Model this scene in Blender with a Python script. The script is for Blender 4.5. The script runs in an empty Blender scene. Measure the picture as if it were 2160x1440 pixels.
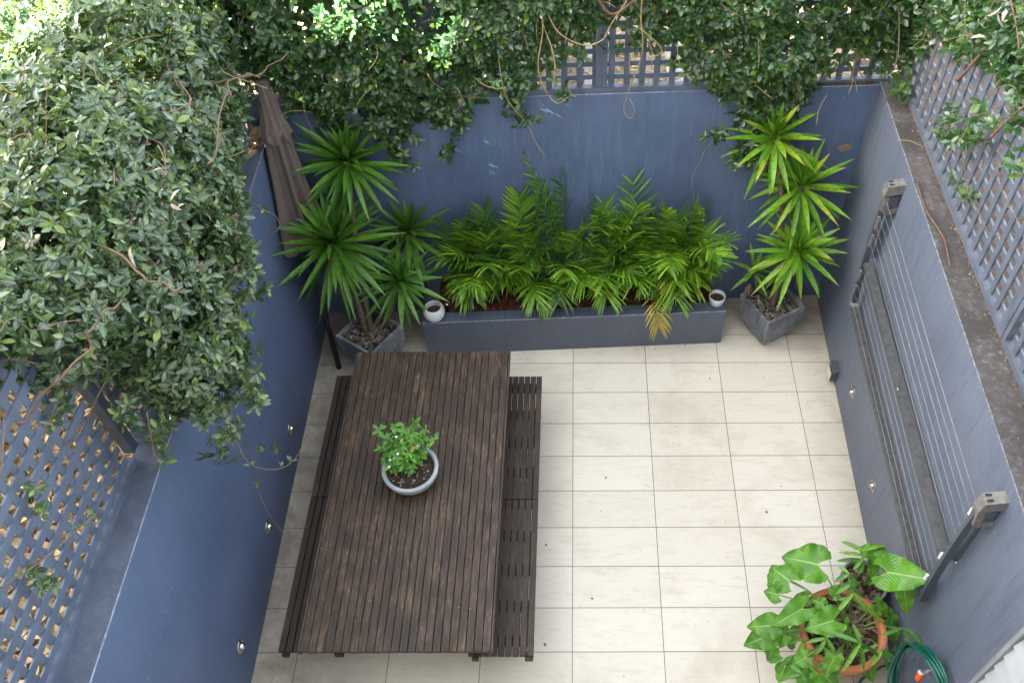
import bpy, bmesh, math, random
import numpy as np
from mathutils import Vector, Matrix

scene = bpy.context.scene
COL = scene.collection
RAD = math.radians
rng = np.random.default_rng(7)
random.seed(7)

# ---------------------------------------------------------------- camera
cam_d = bpy.data.cameras.new("camera")
cam = bpy.data.objects.new("camera", cam_d)
COL.objects.link(cam)
ta, tb, tc = (0.689162, -0.010601, 0.008114)
rot = Matrix.Rotation(tc, 3, 'Z') @ Matrix.Rotation(ta, 3, 'X') @ Matrix.Rotation(tb, 3, 'Z')
cam.matrix_world = Matrix.Translation((0.0655, -2.1464, 5.8002)) @ rot.to_4x4()
cam_d.sensor_width = 36.0
cam_d.lens = 31.3395
cam_d.shift_x = -0.06290
cam_d.clip_start = 0.05
cam_d.clip_end = 400.0
scene.camera = cam

# ---------------------------------------------------------------- light
SUN_EL, SUN_AZ = RAD(31), RAD(201.5)       # azimuth counted from +x towards +y
sdir = Vector((math.cos(SUN_EL) * math.cos(SUN_AZ), math.cos(SUN_EL) * math.sin(SUN_AZ), math.sin(SUN_EL)))
world = bpy.data.worlds.new("World")
scene.world = world
world.use_nodes = True
wn = world.node_tree
for n in list(wn.nodes):
    wn.nodes.remove(n)
sky = wn.nodes.new('ShaderNodeTexSky')
sky.sky_type = 'NISHITA'
sky.sun_disc = False
sky.sun_elevation = SUN_EL
sky.sun_rotation = math.pi / 2 - SUN_AZ
sky.dust_density = 2.0
sky.ozone_density = 1.0
sky.air_density = 1.0
hs = wn.nodes.new('ShaderNodeHueSaturation')
hs.inputs['Saturation'].default_value = 0.42
bg = wn.nodes.new('ShaderNodeBackground')
bg.inputs['Strength'].default_value = 0.058
wo = wn.nodes.new('ShaderNodeOutputWorld')
wn.links.new(sky.outputs[0], hs.inputs['Color'])
tint = wn.nodes.new('ShaderNodeMix')
tint.data_type = 'RGBA'; tint.blend_type = 'MULTIPLY'; tint.inputs[0].default_value = 1.0
tint.inputs[7].default_value = (1.035, 1.0, 0.915, 1)
wn.links.new(hs.outputs[0], tint.inputs[6])
wn.links.new(tint.outputs[2], bg.inputs['Color'])
wn.links.new(bg.outputs[0], wo.inputs['Surface'])
sun_d = bpy.data.lights.new("sun", 'SUN')
sun_d.energy = 5.0
sun_d.angle = RAD(0.5)
sun_d.color = (1.0, 0.94, 0.84)
sun = bpy.data.objects.new("sun", sun_d)
COL.objects.link(sun)
sun.rotation_euler = sdir.to_track_quat('Z', 'Y').to_euler()
sun.location = (-10, 5, 12)
vs = scene.view_settings
vs.view_transform = 'Standard'
vs.look = 'None'
vs.gamma = 1.0
vs.exposure = 4.82
scene.render.engine = 'CYCLES'
scene.cycles.max_bounces = 8
scene.cycles.transparent_max_bounces = 8

# ---------------------------------------------------------------- materials
def new_mat(name):
    m = bpy.data.materials.new(name)
    m.use_nodes = True
    nt = m.node_tree
    return m, nt, nt.nodes['Principled BSDF'], nt.nodes['Material Output']

def N(nt, kind, **kw):
    n = nt.nodes.new(kind)
    for k, v in kw.items():
        if k in n.inputs:
            n.inputs[k].default_value = v
        else:
            setattr(n, k, v)
    return n

def pos(nt, scale=(1, 1, 1), rot=(0, 0, 0)):
    g = N(nt, 'ShaderNodeNewGeometry')
    mp = N(nt, 'ShaderNodeMapping')
    mp.inputs['Scale'].default_value = scale
    mp.inputs['Rotation'].default_value = rot
    nt.links.new(g.outputs['Position'], mp.inputs['Vector'])
    return mp.outputs[0]

def noise(nt, vec, scale, detail=5, rough=0.55, dist=0.0):
    n = N(nt, 'ShaderNodeTexNoise')
    n.inputs['Scale'].default_value = scale
    n.inputs['Detail'].default_value = detail
    n.inputs['Roughness'].default_value = rough
    n.inputs['Distortion'].default_value = dist
    nt.links.new(vec, n.inputs['Vector'])
    return n.outputs['Fac']

def ramp(nt, fac, stops, interp='LINEAR'):
    r = N(nt, 'ShaderNodeValToRGB')
    r.color_ramp.interpolation = interp
    els = r.color_ramp.elements
    while len(els) > 1:
        els.remove(els[-1])
    els[0].position = stops[0][0]
    els[0].color = col4(stops[0][1])
    for p, c in stops[1:]:
        e = els.new(p)
        e.color = col4(c)
    nt.links.new(fac, r.inputs[0])
    return r.outputs[0]

def col4(c):
    if isinstance(c, (int, float)):
        return (c, c, c, 1)
    return (c[0], c[1], c[2], 1)

def mix(nt, a, b, fac, mode='MIX'):
    m = N(nt, 'ShaderNodeMix')
    m.data_type = 'RGBA'
    m.blend_type = mode
    for sock, val in ((m.inputs[0], fac), (m.inputs[6], a), (m.inputs[7], b)):
        if hasattr(val, 'is_linked') or isinstance(val, bpy.types.NodeSocket):
            nt.links.new(val, sock)
        else:
            sock.default_value = val if sock == m.inputs[0] else col4(val)
    return m.outputs[2]

def mth(nt, op, a, b=None, c=None):
    m = N(nt, 'ShaderNodeMath')
    m.operation = op
    for i, v in enumerate((a, b, c)):
        if v is None:
            continue
        if isinstance(v, bpy.types.NodeSocket):
            nt.links.new(v, m.inputs[i])
        else:
            m.inputs[i].default_value = v
    return m.outputs[0]

def bump(nt, bsdf, h, strength=0.3, dist=0.01):
    b = N(nt, 'ShaderNodeBump')
    b.inputs['Strength'].default_value = strength
    b.inputs['Distance'].default_value = dist
    nt.links.new(h, b.inputs['Height'])
    nt.links.new(b.outputs[0], bsdf.inputs['Normal'])

def sepxyz(nt, v):
    s = N(nt, 'ShaderNodeSeparateXYZ')
    nt.links.new(v, s.inputs[0])
    return s.outputs

def paint_mat(name, c, c2, grime=0.25, rough=0.55, chalk=0.0):
    """painted render: mottled, vertical run marks, small chips"""
    m, nt, b, o = new_mat(name)
    n1 = noise(nt, pos(nt), 1.6, 6, 0.6, 0.3)
    base = mix(nt, c, c2, ramp(nt, n1, [(0.35, 0), (0.68, 1)]))
    streak = noise(nt, pos(nt, (9, 9, 0.7)), 2.2, 5, 0.6)
    base = mix(nt, base, tuple(x * 0.55 for x in c), mth(nt, 'MULTIPLY', ramp(nt, streak, [(0.52, 0), (0.75, 1)]), grime))
    if chalk:
        ch = mth(nt, 'MULTIPLY', noise(nt, pos(nt, (9, 9, 1.0)), 3.0, 8, 0.75, 0.2), mth(nt, 'ADD', noise(nt, pos(nt), 1.1, 3, 0.5, 0.3), 0.5))
        base = mix(nt, base, tuple(min(1, x * 2.0 + 0.03) for x in c2), mth(nt, 'MULTIPLY', ramp(nt, ch, [(0.52, 0), (0.72, 1)]), chalk))
    sp = N(nt, 'ShaderNodeTexVoronoi')
    sp.inputs['Scale'].default_value = 13.0
    nt.links.new(pos(nt), sp.inputs['Vector'])
    base = mix(nt, base, (0.55, 0.57, 0.6), ramp(nt, sp.outputs['Distance'], [(0.03, 0.7), (0.05, 0)]))
    nt.links.new(base, b.inputs['Base Color'])
    zc = sepxyz(nt, pos(nt))[2]
    topf = ramp(nt, zc, [(0.0, 0), (1.0, 1)])
    drip = noise(nt, pos(nt, (14, 14, 0.5)), 2.0, 6, 0.7, 0.3)
    hz = mth(nt, 'MINIMUM', mth(nt, 'MAXIMUM', mth(nt, 'MULTIPLY', mth(nt, 'SUBTRACT', zc, 1.35), 1.1), 0.0), 1.0)
    base = mix(nt, base, tuple(x * 0.42 for x in c), mth(nt, 'MULTIPLY', mth(nt, 'MULTIPLY', ramp(nt, drip, [(0.48, 0), (0.68, 1)]), hz), grime * 1.6))
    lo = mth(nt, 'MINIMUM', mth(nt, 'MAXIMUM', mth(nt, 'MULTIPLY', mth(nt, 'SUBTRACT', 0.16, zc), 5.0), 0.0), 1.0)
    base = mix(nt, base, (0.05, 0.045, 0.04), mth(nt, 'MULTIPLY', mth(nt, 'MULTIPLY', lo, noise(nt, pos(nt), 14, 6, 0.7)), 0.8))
    fine = noise(nt, pos(nt, (1, 1, 1)), 90, 4, 0.6)
    nt.links.new(ramp(nt, fine, [(0.3, rough - 0.08), (0.7, rough + 0.12)]), b.inputs['Roughness'])
    tro = noise(nt, pos(nt, (1, 1, 1)), 7, 5, 0.6, 1.5)
    bump(nt, b, mth(nt, 'ADD', fine, mth(nt, 'MULTIPLY', tro, 3.0)), 0.3, 0.004)
    return m

def simple_mat(name, c, rough=0.5, metal=0.0, var=0.25, scale=12, bumps=0.0):
    m, nt, b, o = new_mat(name)
    n1 = noise(nt, pos(nt), scale, 5, 0.6)
    base = mix(nt, tuple(x * (1 - var) for x in c), tuple(min(1, x * (1 + var)) for x in c), ramp(nt, n1, [(0.3, 0), (0.7, 1)]))
    nt.links.new(base, b.inputs['Base Color'])
    b.inputs['Roughness'].default_value = rough
    b.inputs['Metallic'].default_value = metal
    if bumps:
        bump(nt, b, noise(nt, pos(nt), scale * 6, 4, 0.6), bumps, 0.005)
    return m

def leaf_mat(name, cols, vein=(0.2, 0.32, 0.08), rough=0.35, trans=0.25, tcol=None, veinw=0.1, spec=0.5, tipcol=None):
    m, nt, b, o = new_mat(name)
    g = N(nt, 'ShaderNodeNewGeometry')
    k = len(cols)
    base = ramp(nt, g.outputs['Random Per Island'], [(i / max(1, k - 1), c) for i, c in enumerate(cols)])
    uv = N(nt, 'ShaderNodeUVMap')
    s = sepxyz(nt, uv.outputs[0])
    d = mth(nt, 'ABSOLUTE', mth(nt, 'SUBTRACT', s[0], 0.5))
    base = mix(nt, base, vein, ramp(nt, d, [(veinw * 0.4, 0.65), (veinw, 0)]))
    n1 = noise(nt, pos(nt), 35, 3, 0.5)
    base = mix(nt, base, tuple(x * 0.5 for x in cols[0]), mth(nt, 'MULTIPLY', ramp(nt, n1, [(0.45, 0), (0.7, 1)]), 0.5))
    if tipcol:
        base = mix(nt, base, tipcol, ramp(nt, mth(nt, 'ADD', s[1], mth(nt, 'MULTIPLY', g.outputs['Random Per Island'], 0.14)), [(0.99, 0), (1.10, 1)]))
    nt.links.new(base, b.inputs['Base Color'])
    b.inputs['Roughness'].default_value = rough
    b.inputs['Specular IOR Level'].default_value = spec
    t = N(nt, 'ShaderNodeBsdfTranslucent')
    if tcol:
        nt.links.new(mix(nt, base, tcol, 0.75), t.inputs['Color'])
    else:
        nt.links.new(base, t.inputs['Color'])
    ms = N(nt, 'ShaderNodeMixShader')
    ms.inputs[0].default_value = trans
    nt.links.new(b.outputs[0], ms.inputs[1])
    nt.links.new(t.outputs[0], ms.inputs[2])
    nt.links.new(ms.outputs[0], o.inputs['Surface'])
    return m

M = {}
WALLC, WALLC2 = (0.070, 0.106, 0.196), (0.096, 0.136, 0.242)
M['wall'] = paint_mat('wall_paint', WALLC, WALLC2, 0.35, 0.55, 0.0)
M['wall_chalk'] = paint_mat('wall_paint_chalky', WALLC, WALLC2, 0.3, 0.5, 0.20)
M['wall_grey'] = paint_mat('wall_paint_lit', (0.100, 0.122, 0.175), (0.128, 0.150, 0.205), 0.5, 0.5, 0.15)  # same paint as the left wall, with its different light put into the colour
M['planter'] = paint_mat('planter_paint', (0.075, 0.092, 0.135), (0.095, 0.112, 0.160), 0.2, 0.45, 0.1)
M['fence'] = simple_mat('fence_paint', (0.085, 0.110, 0.165), 0.5, 0, 0.25, 7, 0.15)
M['fence_grey'] = simple_mat('fence_paint_grey', (0.100, 0.116, 0.152), 0.5, 0, 0.22, 7, 0.15)
M['fence_dark'] = simple_mat('fence_paint_dark', (0.040, 0.050, 0.075), 0.5, 0, 0.25, 7, 0.15)
M['edge'] = simple_mat('worn_edge_highlight', (0.26, 0.30, 0.40), 0.6, 0, 0.5, 30, 0)  # worn paint, with the edge highlight put into the pale colour
M['edge_dirty'] = simple_mat('worn_edge_highlight_dirty', (0.20, 0.215, 0.245), 0.6, 0, 0.6, 40, 0)

def coping_mat(name, a, bcol, c3, sc=5):
    m, nt, b, o = new_mat(name)
    n1 = noise(nt, pos(nt), sc, 10, 0.68, 0.6)
    n2 = noise(nt, pos(nt), sc * 8, 8, 0.7, 0.4)
    base = mix(nt, a, bcol, ramp(nt, n1, [(0.38, 0), (0.62, 1)]))
    base = mix(nt, base, c3, mth(nt, 'MULTIPLY', ramp(nt, n2, [(0.50, 0), (0.66, 1)]), ramp(nt, n1, [(0.40, 0.1), (0.60, 0.9)])))
    nt.links.new(base, b.inputs['Base Color'])
    b.inputs['Roughness'].default_value = 0.75
    bump(nt, b, n2, 0.5, 0.004)
    return m
M['coping_dark'] = coping_mat('coping_grimy', (0.045, 0.040, 0.038), (0.085, 0.074, 0.070), (0.17, 0.17, 0.19), 4)
M['coping_blue'] = coping_mat('coping_blue', (0.060, 0.078, 0.118), (0.090, 0.112, 0.160), (0.13, 0.15, 0.19), 3)

# floor tiles: 600 x 300 mm, stacked, thin dark joints
m, nt, b, o = new_mat('floor_tiles')
v = sepxyz(nt, pos(nt))
def joint(axis_out, size, w):
    f = mth(nt, 'FRACT', mth(nt, 'ADD', mth(nt, 'DIVIDE', axis_out, size), 20.0))
    e = mth(nt, 'MINIMUM', f, mth(nt, 'SUBTRACT', 1.0, f))
    return mth(nt, 'LESS_THAN', mth(nt, 'MULTIPLY', e, size), w)
ix = mth(nt, 'FLOOR', mth(nt, 'DIVIDE', v[0], 0.6))
iy = mth(nt, 'FLOOR', mth(nt, 'DIVIDE', v[1], 0.3))
cid = N(nt, 'ShaderNodeCombineXYZ')
nt.links.new(ix, cid.inputs[0]); nt.links.new(iy, cid.inputs[1])
wn_ = N(nt, 'ShaderNodeTexWhiteNoise')
nt.links.new(cid.outputs[0], wn_.inputs['Vector'])
vadd = N(nt, 'ShaderNodeVectorMath'); vadd.operation = 'MULTIPLY_ADD'
nt.links.new(wn_.outputs['Color'], vadd.inputs[0]); vadd.inputs[1].default_value = (7, 7, 7)
nt.links.new(pos(nt, (1.6, 7, 1), (0, 0, 0.35)), vadd.inputs[2])
streak = noise(nt, vadd.outputs[0], 3.0, 9, 0.68, 1.2)
base = mix(nt, (0.69, 0.635, 0.54), (0.75, 0.70, 0.605), ramp(nt, wn_.outputs['Value'], [(0, 0), (1, 1)]))
base = mix(nt, base, (0.55, 0.47, 0.37), mth(nt, 'MULTIPLY', ramp(nt, streak, [(0.50, 0), (0.72, 1)]), 0.55))
blot = noise(nt, pos(nt), 1.7, 8, 0.65, 0.4)
base = mix(nt, base, (0.42, 0.34, 0.24), mth(nt, 'MULTIPLY', ramp(nt, blot, [(0.50, 0), (0.75, 1)]), 0.45))
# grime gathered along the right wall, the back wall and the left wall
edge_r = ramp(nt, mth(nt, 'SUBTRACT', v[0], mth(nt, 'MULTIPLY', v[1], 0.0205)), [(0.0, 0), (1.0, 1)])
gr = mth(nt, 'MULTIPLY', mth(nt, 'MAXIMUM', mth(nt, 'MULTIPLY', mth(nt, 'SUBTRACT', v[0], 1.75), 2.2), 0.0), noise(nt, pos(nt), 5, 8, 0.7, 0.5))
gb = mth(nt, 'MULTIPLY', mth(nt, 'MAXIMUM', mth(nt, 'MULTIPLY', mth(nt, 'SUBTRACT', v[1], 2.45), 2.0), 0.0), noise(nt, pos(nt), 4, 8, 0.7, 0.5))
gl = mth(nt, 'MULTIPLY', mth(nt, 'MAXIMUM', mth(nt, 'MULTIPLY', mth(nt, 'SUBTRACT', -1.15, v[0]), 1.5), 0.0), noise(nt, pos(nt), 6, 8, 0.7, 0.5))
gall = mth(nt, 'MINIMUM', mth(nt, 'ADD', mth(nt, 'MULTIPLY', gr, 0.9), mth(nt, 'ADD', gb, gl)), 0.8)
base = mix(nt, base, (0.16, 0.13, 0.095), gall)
fine = noise(nt, pos(nt), 60, 6, 0.7)
base = mix(nt, base, (0.34, 0.31, 0.26), mth(nt, 'MULTIPLY', ramp(nt, fine, [(0.55, 0), (0.75, 1)]), 0.25))
jt = mth(nt, 'MAXIMUM', joint(v[0], 0.6, 0.0021), joint(v[1], 0.3, 0.0021))
base = mix(nt, base, (0.07, 0.055, 0.04), jt)
nt.links.new(base, b.inputs['Base Color'])
b.inputs['Roughness'].default_value = 0.55
bump(nt, b, mth(nt, 'SUBTRACT', mth(nt, 'MULTIPLY', streak, 0.2), jt), 0.25, 0.003)
M['floor'] = m

# weathered hardwood slats
def wood_mat(name, dark, mid, worn, amount=0.5):
    m, nt, b, o = new_mat(name)
    g = N(nt, 'ShaderNodeNewGeometry')
    off = N(nt, 'ShaderNodeVectorMath'); off.operation = 'MULTIPLY_ADD'
    cx_ = N(nt, 'ShaderNodeCombineXYZ')
    nt.links.new(g.outputs['Random Per Island'], cx_.inputs[1])
    nt.links.new(cx_.outputs[0], off.inputs[0]); off.inputs[1].default_value = (0, 9, 0)
    nt.links.new(pos(nt, (14, 1.4, 6)), off.inputs[2])
    gv = off.outputs[0]
    n1 = noise(nt, gv, 4.5, 12, 0.80, 0.9)
    n2 = noise(nt, gv, 12, 6, 0.7, 0.2)
    n3 = noise(nt, pos(nt, (2.2, 1.0, 1)), 3.2, 10, 0.72, 1.2)
    base = mix(nt, dark, mid, ramp(nt, g.outputs['Random Per Island'], [(0, 0.1), (1, 0.9)]))
    base = mix(nt, base, tuple(x * 0.45 for x in dark), mth(nt, 'MULTIPLY', ramp(nt, n2, [(0.45, 0), (0.65, 1)]), 0.55))
    base = mix(nt, base, tuple(x * 0.5 for x in dark), mth(nt, 'MULTIPLY', ramp(nt, n3, [(0.50, 1), (0.60, 0)]), 0.5))
    w = mth(nt, 'MULTIPLY', ramp(nt, n1, [(0.49, 0), (0.62, 1)]), ramp(nt, n3, [(0.42, 0.12), (0.60, 1)]))
    base = mix(nt, base, worn, mth(nt, 'MULTIPLY', w, amount))
    vo = N(nt, 'ShaderNodeTexVoronoi'); vo.inputs['Scale'].default_value = 11.0
    nt.links.new(pos(nt), vo.inputs['Vector'])
    base = mix(nt, base, (0.5, 0.5, 0.48), ramp(nt, vo.outputs['Distance'], [(0.030, 0.8), (0.042, 0)]))
    nt.links.new(base, b.inputs['Base Color'])
    b.inputs['Roughness'].default_value = 0.62
    bump(nt, b, n2, 0.35, 0.003)
    return m
M['wood'] = wood_mat('weathered_hardwood', (0.036, 0.024, 0.017), (0.070, 0.045, 0.031), (0.25, 0.145, 0.08), 0.85)
M['wood_b'] = wood_mat('weathered_hardwood_bench', (0.034, 0.022, 0.016), (0.056, 0.037, 0.027), (0.17, 0.10, 0.06), 0.5)
M['wood_edge'] = wood_mat('weathered_edge', (0.065, 0.047, 0.036), (0.095, 0.068, 0.052), (0.21, 0.15, 0.10), 0.5)
M['stem'] = simple_mat('vine_stem', (0.15, 0.095, 0.055), 0.75, 0, 0.4, 20, 0.3)
M['stem_red'] = simple_mat('vine_stem_reddish', (0.135, 0.075, 0.050), 0.7, 0, 0.35, 20, 0.3)
M['stem_pale'] = simple_mat('dry_twine', (0.30, 0.22, 0.11), 0.8, 0, 0.3, 20, 0)
M['trunk'] = simple_mat('yucca_trunk', (0.11, 0.080, 0.058), 0.85, 0, 0.5, 40, 0.6)
M['jasmine'] = leaf_mat('jasmine_leaf', [(0.010, 0.032, 0.018), (0.016, 0.050, 0.024), (0.030, 0.085, 0.030), (0.018, 0.054, 0.026), (0.055, 0.125, 0.034), (0.020, 0.060, 0.028), (0.035, 0.095, 0.030), (0.15, 0.24, 0.04)],
                        vein=(0.10, 0.18, 0.07), rough=0.24, trans=0.22, tcol=(0.22, 0.38, 0.03), veinw=0.11, spec=0.6)
M['jasmine_l'] = leaf_mat('jasmine_leaf_hazed', [(0.014, 0.036, 0.026), (0.024, 0.058, 0.036), (0.060, 0.110, 0.048), (0.030, 0.068, 0.042), (0.105, 0.165, 0.065), (0.020, 0.050, 0.034), (0.045, 0.09, 0.045), (0.22, 0.30, 0.06)],
                          vein=(0.17, 0.25, 0.12), rough=0.25, trans=0.22, tcol=(0.24, 0.36, 0.05), veinw=0.13, spec=0.6)  # haze and sky reflection put into paler, greyer leaf colours
M['yucca'] = leaf_mat('yucca_leaf', [(0.042, 0.125, 0.018), (0.068, 0.185, 0.022), (0.095, 0.24, 0.026), (0.13, 0.29, 0.03)],
                      vein=(0.10, 0.22, 0.04), rough=0.38, trans=0.18, veinw=0.08, tipcol=(0.17, 0.12, 0.04))
M['yucca_lit'] = leaf_mat('yucca_leaf_lit', [(0.085, 0.24, 0.018), (0.14, 0.33, 0.022), (0.20, 0.42, 0.026), (0.36, 0.46, 0.04)],
                        vein=(0.26, 0.44, 0.06), rough=0.38, trans=0.25, veinw=0.08, tipcol=(0.35, 0.22, 0.05))  # lighter and yellower: the stronger light on this yucca is in the colour
M['palm'] = leaf_mat('palm_leaf', [(0.075, 0.20, 0.016), (0.13, 0.30, 0.02), (0.21, 0.40, 0.025), (0.31, 0.50, 0.03)],
                     vein=(0.16, 0.3, 0.05), rough=0.36, trans=0.22, veinw=0.06)
M['palm_d'] = leaf_mat('palm_leaf_dark', [(0.030, 0.10, 0.018), (0.052, 0.15, 0.02), (0.08, 0.20, 0.024), (0.12, 0.26, 0.028)],
                       vein=(0.11, 0.2, 0.05), rough=0.36, trans=0.2, veinw=0.06)
M['palm_y'] = leaf_mat('palm_leaf_yellowing', [(0.42, 0.30, 0.03), (0.50, 0.38, 0.04), (0.20, 0.30, 0.03), (0.45, 0.22, 0.03)],
                       vein=(0.5, 0.42, 0.1), rough=0.45, trans=0.22, veinw=0.06)
M['chilli'] = leaf_mat('chilli_leaf', [(0.05, 0.18, 0.025), (0.09, 0.27, 0.03), (0.14, 0.36, 0.04), (0.24, 0.46, 0.05)],
                       vein=(0.2, 0.4, 0.1), rough=0.4, trans=0.25, veinw=0.08)
M['dead'] = leaf_mat('dead_leaf', [(0.34, 0.24, 0.13), (0.52, 0.39, 0.22), (0.62, 0.48, 0.28), (0.22, 0.13, 0.06)],
                     vein=(0.5, 0.35, 0.18), rough=0.7, trans=0.1, veinw=0.1, spec=0.2)
M['dead_pale'] = leaf_mat('dead_leaf_pale', [(0.26, 0.25, 0.21), (0.36, 0.35, 0.30), (0.24, 0.18, 0.13)],
                          vein=(0.5, 0.4, 0.3), rough=0.6, trans=0.15, veinw=0.1, spec=0.3)

m, nt, b, o = new_mat('arum_leaf')
uv = N(nt, 'ShaderNodeUVMap')
s = sepxyz(nt, uv.outputs[0])
d = mth(nt, 'ABSOLUTE', mth(nt, 'SUBTRACT', s[0], 0.5))
vv = mth(nt, 'SINE', mth(nt, 'MULTIPLY', mth(nt, 'SUBTRACT', s[1], mth(nt, 'MULTIPLY', d, 0.75)), 85.0))
g = N(nt, 'ShaderNodeNewGeometry')
base = ramp(nt, noise(nt, pos(nt), 9, 4), [(0.3, (0.06, 0.20, 0.014)), (0.7, (0.13, 0.34, 0.024))])
base = mix(nt, base, (0.20, 0.38, 0.07), mth(nt, 'MULTIPLY', ramp(nt, vv, [(0.55, 0), (1.0, 1)]), 0.35))
base = mix(nt, base, (0.33, 0.50, 0.14), ramp(nt, d, [(0.012, 0.9), (0.03, 0)]))
nt.links.new(base, b.inputs['Base Color'])
b.inputs['Roughness'].default_value = 0.28
bump(nt, b, vv, 0.25, 0.004)
t = N(nt, 'ShaderNodeBsdfTranslucent')
nt.links.new(base, t.inputs['Color'])
ms = N(nt, 'ShaderNodeMixShader'); ms.inputs[0].default_value = 0.2
nt.links.new(b.outputs[0], ms.inputs[1]); nt.links.new(t.outputs[0], ms.inputs[2])
nt.links.new(ms.outputs[0], o.inputs['Surface'])
M['arum'] = m
M['petiole'] = simple_mat('petiole', (0.13, 0.26, 0.06), 0.4, 0, 0.25, 10)
M['petiole_d'] = simple_mat('palm_stem', (0.07, 0.14, 0.03), 0.45, 0, 0.3, 10)

# stone pots, terracotta, soil
m, nt, b, o = new_mat('slate_pot')
st = noise(nt, pos(nt, (6, 6, 1.2)), 2.5, 8, 0.7, 0.5)
n2 = noise(nt, pos(nt), 6, 8, 0.7)
base = mix(nt, (0.075, 0.085, 0.105), (0.17, 0.185, 0.215), ramp(nt, st, [(0.35, 0), (0.6, 1)]))
base = mix(nt, base, (0.40, 0.42, 0.46), mth(nt, 'MULTIPLY', ramp(nt, n2, [(0.5, 0), (0.72, 1)]), 0.75))
nt.links.new(base, b.inputs['Base Color']); b.inputs['Roughness'].default_value = 0.6
bump(nt, b, n2, 0.3, 0.004)
M['slate'] = m
m, nt, b, o = new_mat('terracotta')
n1 = noise(nt, pos(nt), 5, 8, 0.65, 0.5)
base = mix(nt, (0.42, 0.125, 0.045), (0.56, 0.20, 0.08), ramp(nt, n1, [(0.3, 0), (0.7, 1)]))
base = mix(nt, base, (0.46, 0.36, 0.28), mth(nt, 'MULTIPLY', ramp(nt, noise(nt, pos(nt, (3, 3, 9)), 4, 8, 0.7), [(0.52, 0), (0.75, 1)]), 0.5))
base = mix(nt, base, (0.10, 0.06, 0.035), mth(nt, 'MULTIPLY', ramp(nt, n1, [(0.6, 0), (0.8, 1)]), 0.6))
nt.links.new(base, b.inputs['Base Color']); b.inputs['Roughness'].default_value = 0.7
bump(nt, b, noise(nt, pos(nt), 70, 4), 0.2, 0.003)
M['terracotta'] = m
m, nt, b, o = new_mat('soil')
n1 = noise(nt, pos(nt), 30, 8, 0.75, 0.5)
base = ramp(nt, n1, [(0.3, (0.012, 0.008, 0.006)), (0.55, (0.045, 0.028, 0.018)), (0.72, (0.16, 0.11, 0.07))])
nt.links.new(base, b.inputs['Base Color']); b.inputs['Roughness'].default_value = 0.9
bump(nt, b, n1, 0.9, 0.02)
M['soil'] = m
m, nt, b, o = new_mat('red_mulch')
n1 = noise(nt, pos(nt, (1, 2, 1)), 28, 8, 0.75, 1.0)
base = ramp(nt, n1, [(0.3, (0.018, 0.006, 0.004)), (0.55, (0.085, 0.022, 0.012)), (0.75, (0.19, 0.060, 0.03))])
nt.links.new(base, b.inputs['Base Color']); b.inputs['Roughness'].default_value = 0.85
bump(nt, b, n1, 1.0, 0.02)
M['mulch'] = m
M['pebble'] = leaf_mat('pebble', [(0.03, 0.03, 0.033), (0.10, 0.085, 0.07), (0.20, 0.15, 0.11), (0.30, 0.27, 0.24), (0.06, 0.055, 0.05)], vein=(0.1, 0.1, 0.1), trans=0.0, rough=0.5)
M['bark'] = leaf_mat('bark_chip', [(0.07, 0.035, 0.02), (0.16, 0.10, 0.07), (0.27, 0.20, 0.15), (0.10, 0.05, 0.03)], vein=(0.2, 0.14, 0.1), trans=0.0, rough=0.8)
M['chip_red'] = leaf_mat('mulch_chip', [(0.09, 0.022, 0.012), (0.16, 0.045, 0.02), (0.06, 0.02, 0.012), (0.22, 0.09, 0.05)], vein=(0.14, 0.05, 0.03), trans=0.0, rough=0.8)
m, nt, b, o = new_mat('pale_concrete')
n1 = noise(nt, pos(nt), 120, 3, 0.6)
n0 = noise(nt, pos(nt), 6, 6, 0.6)
base = mix(nt, (0.27, 0.30, 0.33), (0.38, 0.41, 0.44), ramp(nt, n1, [(0.35, 0), (0.65, 1)]))
base = mix(nt, base, (0.5, 0.52, 0.54), ramp(nt, n0, [(0.45, 0), (0.8, 0.6)]))
nt.links.new(base, b.inputs['Base Color']); b.inputs['Roughness'].default_value = 0.6
bump(nt, b, n1, 0.2, 0.002)
M['concrete'] = m
M['white'] = simple_mat('white_glaze', (0.62, 0.64, 0.66), 0.4, 0, 0.12, 8)
M['black_pot'] = simple_mat('grey_plastic_pot', (0.22, 0.22, 0.22), 0.6, 0, 0.4, 20, 0.3)
M['black'] = simple_mat('black_paint', (0.022, 0.025, 0.032), 0.45, 0, 0.2, 10)
M['rack'] = simple_mat('rack_grey', (0.085, 0.092, 0.105), 0.42, 0, 0.35, 14, 0.1)
M['rack_side'] = simple_mat('rack_blue_grey', (0.060, 0.072, 0.095), 0.4, 0, 0.2, 14)
M['rack_bar'] = simple_mat('rack_bar', (0.075, 0.075, 0.078), 0.5, 0, 0.35, 20, 0.1)
M['bracket'] = simple_mat('bracket_plastic', (0.155, 0.147, 0.135), 0.55, 0, 0.3, 30, 0.1)
M['cord'] = simple_mat('line_cord', (0.28, 0.28, 0.285), 0.5, 0, 0.15, 20)
M['steel'] = simple_mat('steel', (0.62, 0.61, 0.58), 0.22, 1.0, 0.15, 20)
M['brass'] = simple_mat('dull_brass', (0.42, 0.36, 0.25), 0.35, 0.9, 0.3, 30)
M['hose'] = simple_mat('hose_green', (0.004, 0.085, 0.060), 0.3, 0, 0.25, 10)
M['orange'] = simple_mat('orange_plastic', (0.80, 0.10, 0.012), 0.35, 0, 0.1, 10)
M['grey_plastic'] = simple_mat('grey_plastic', (0.20, 0.19, 0.18), 0.5, 0, 0.2, 10)
M['board'] = simple_mat('white_board', (0.40, 0.42, 0.43), 0.5, 0, 0.08, 4, 0.1)
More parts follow.
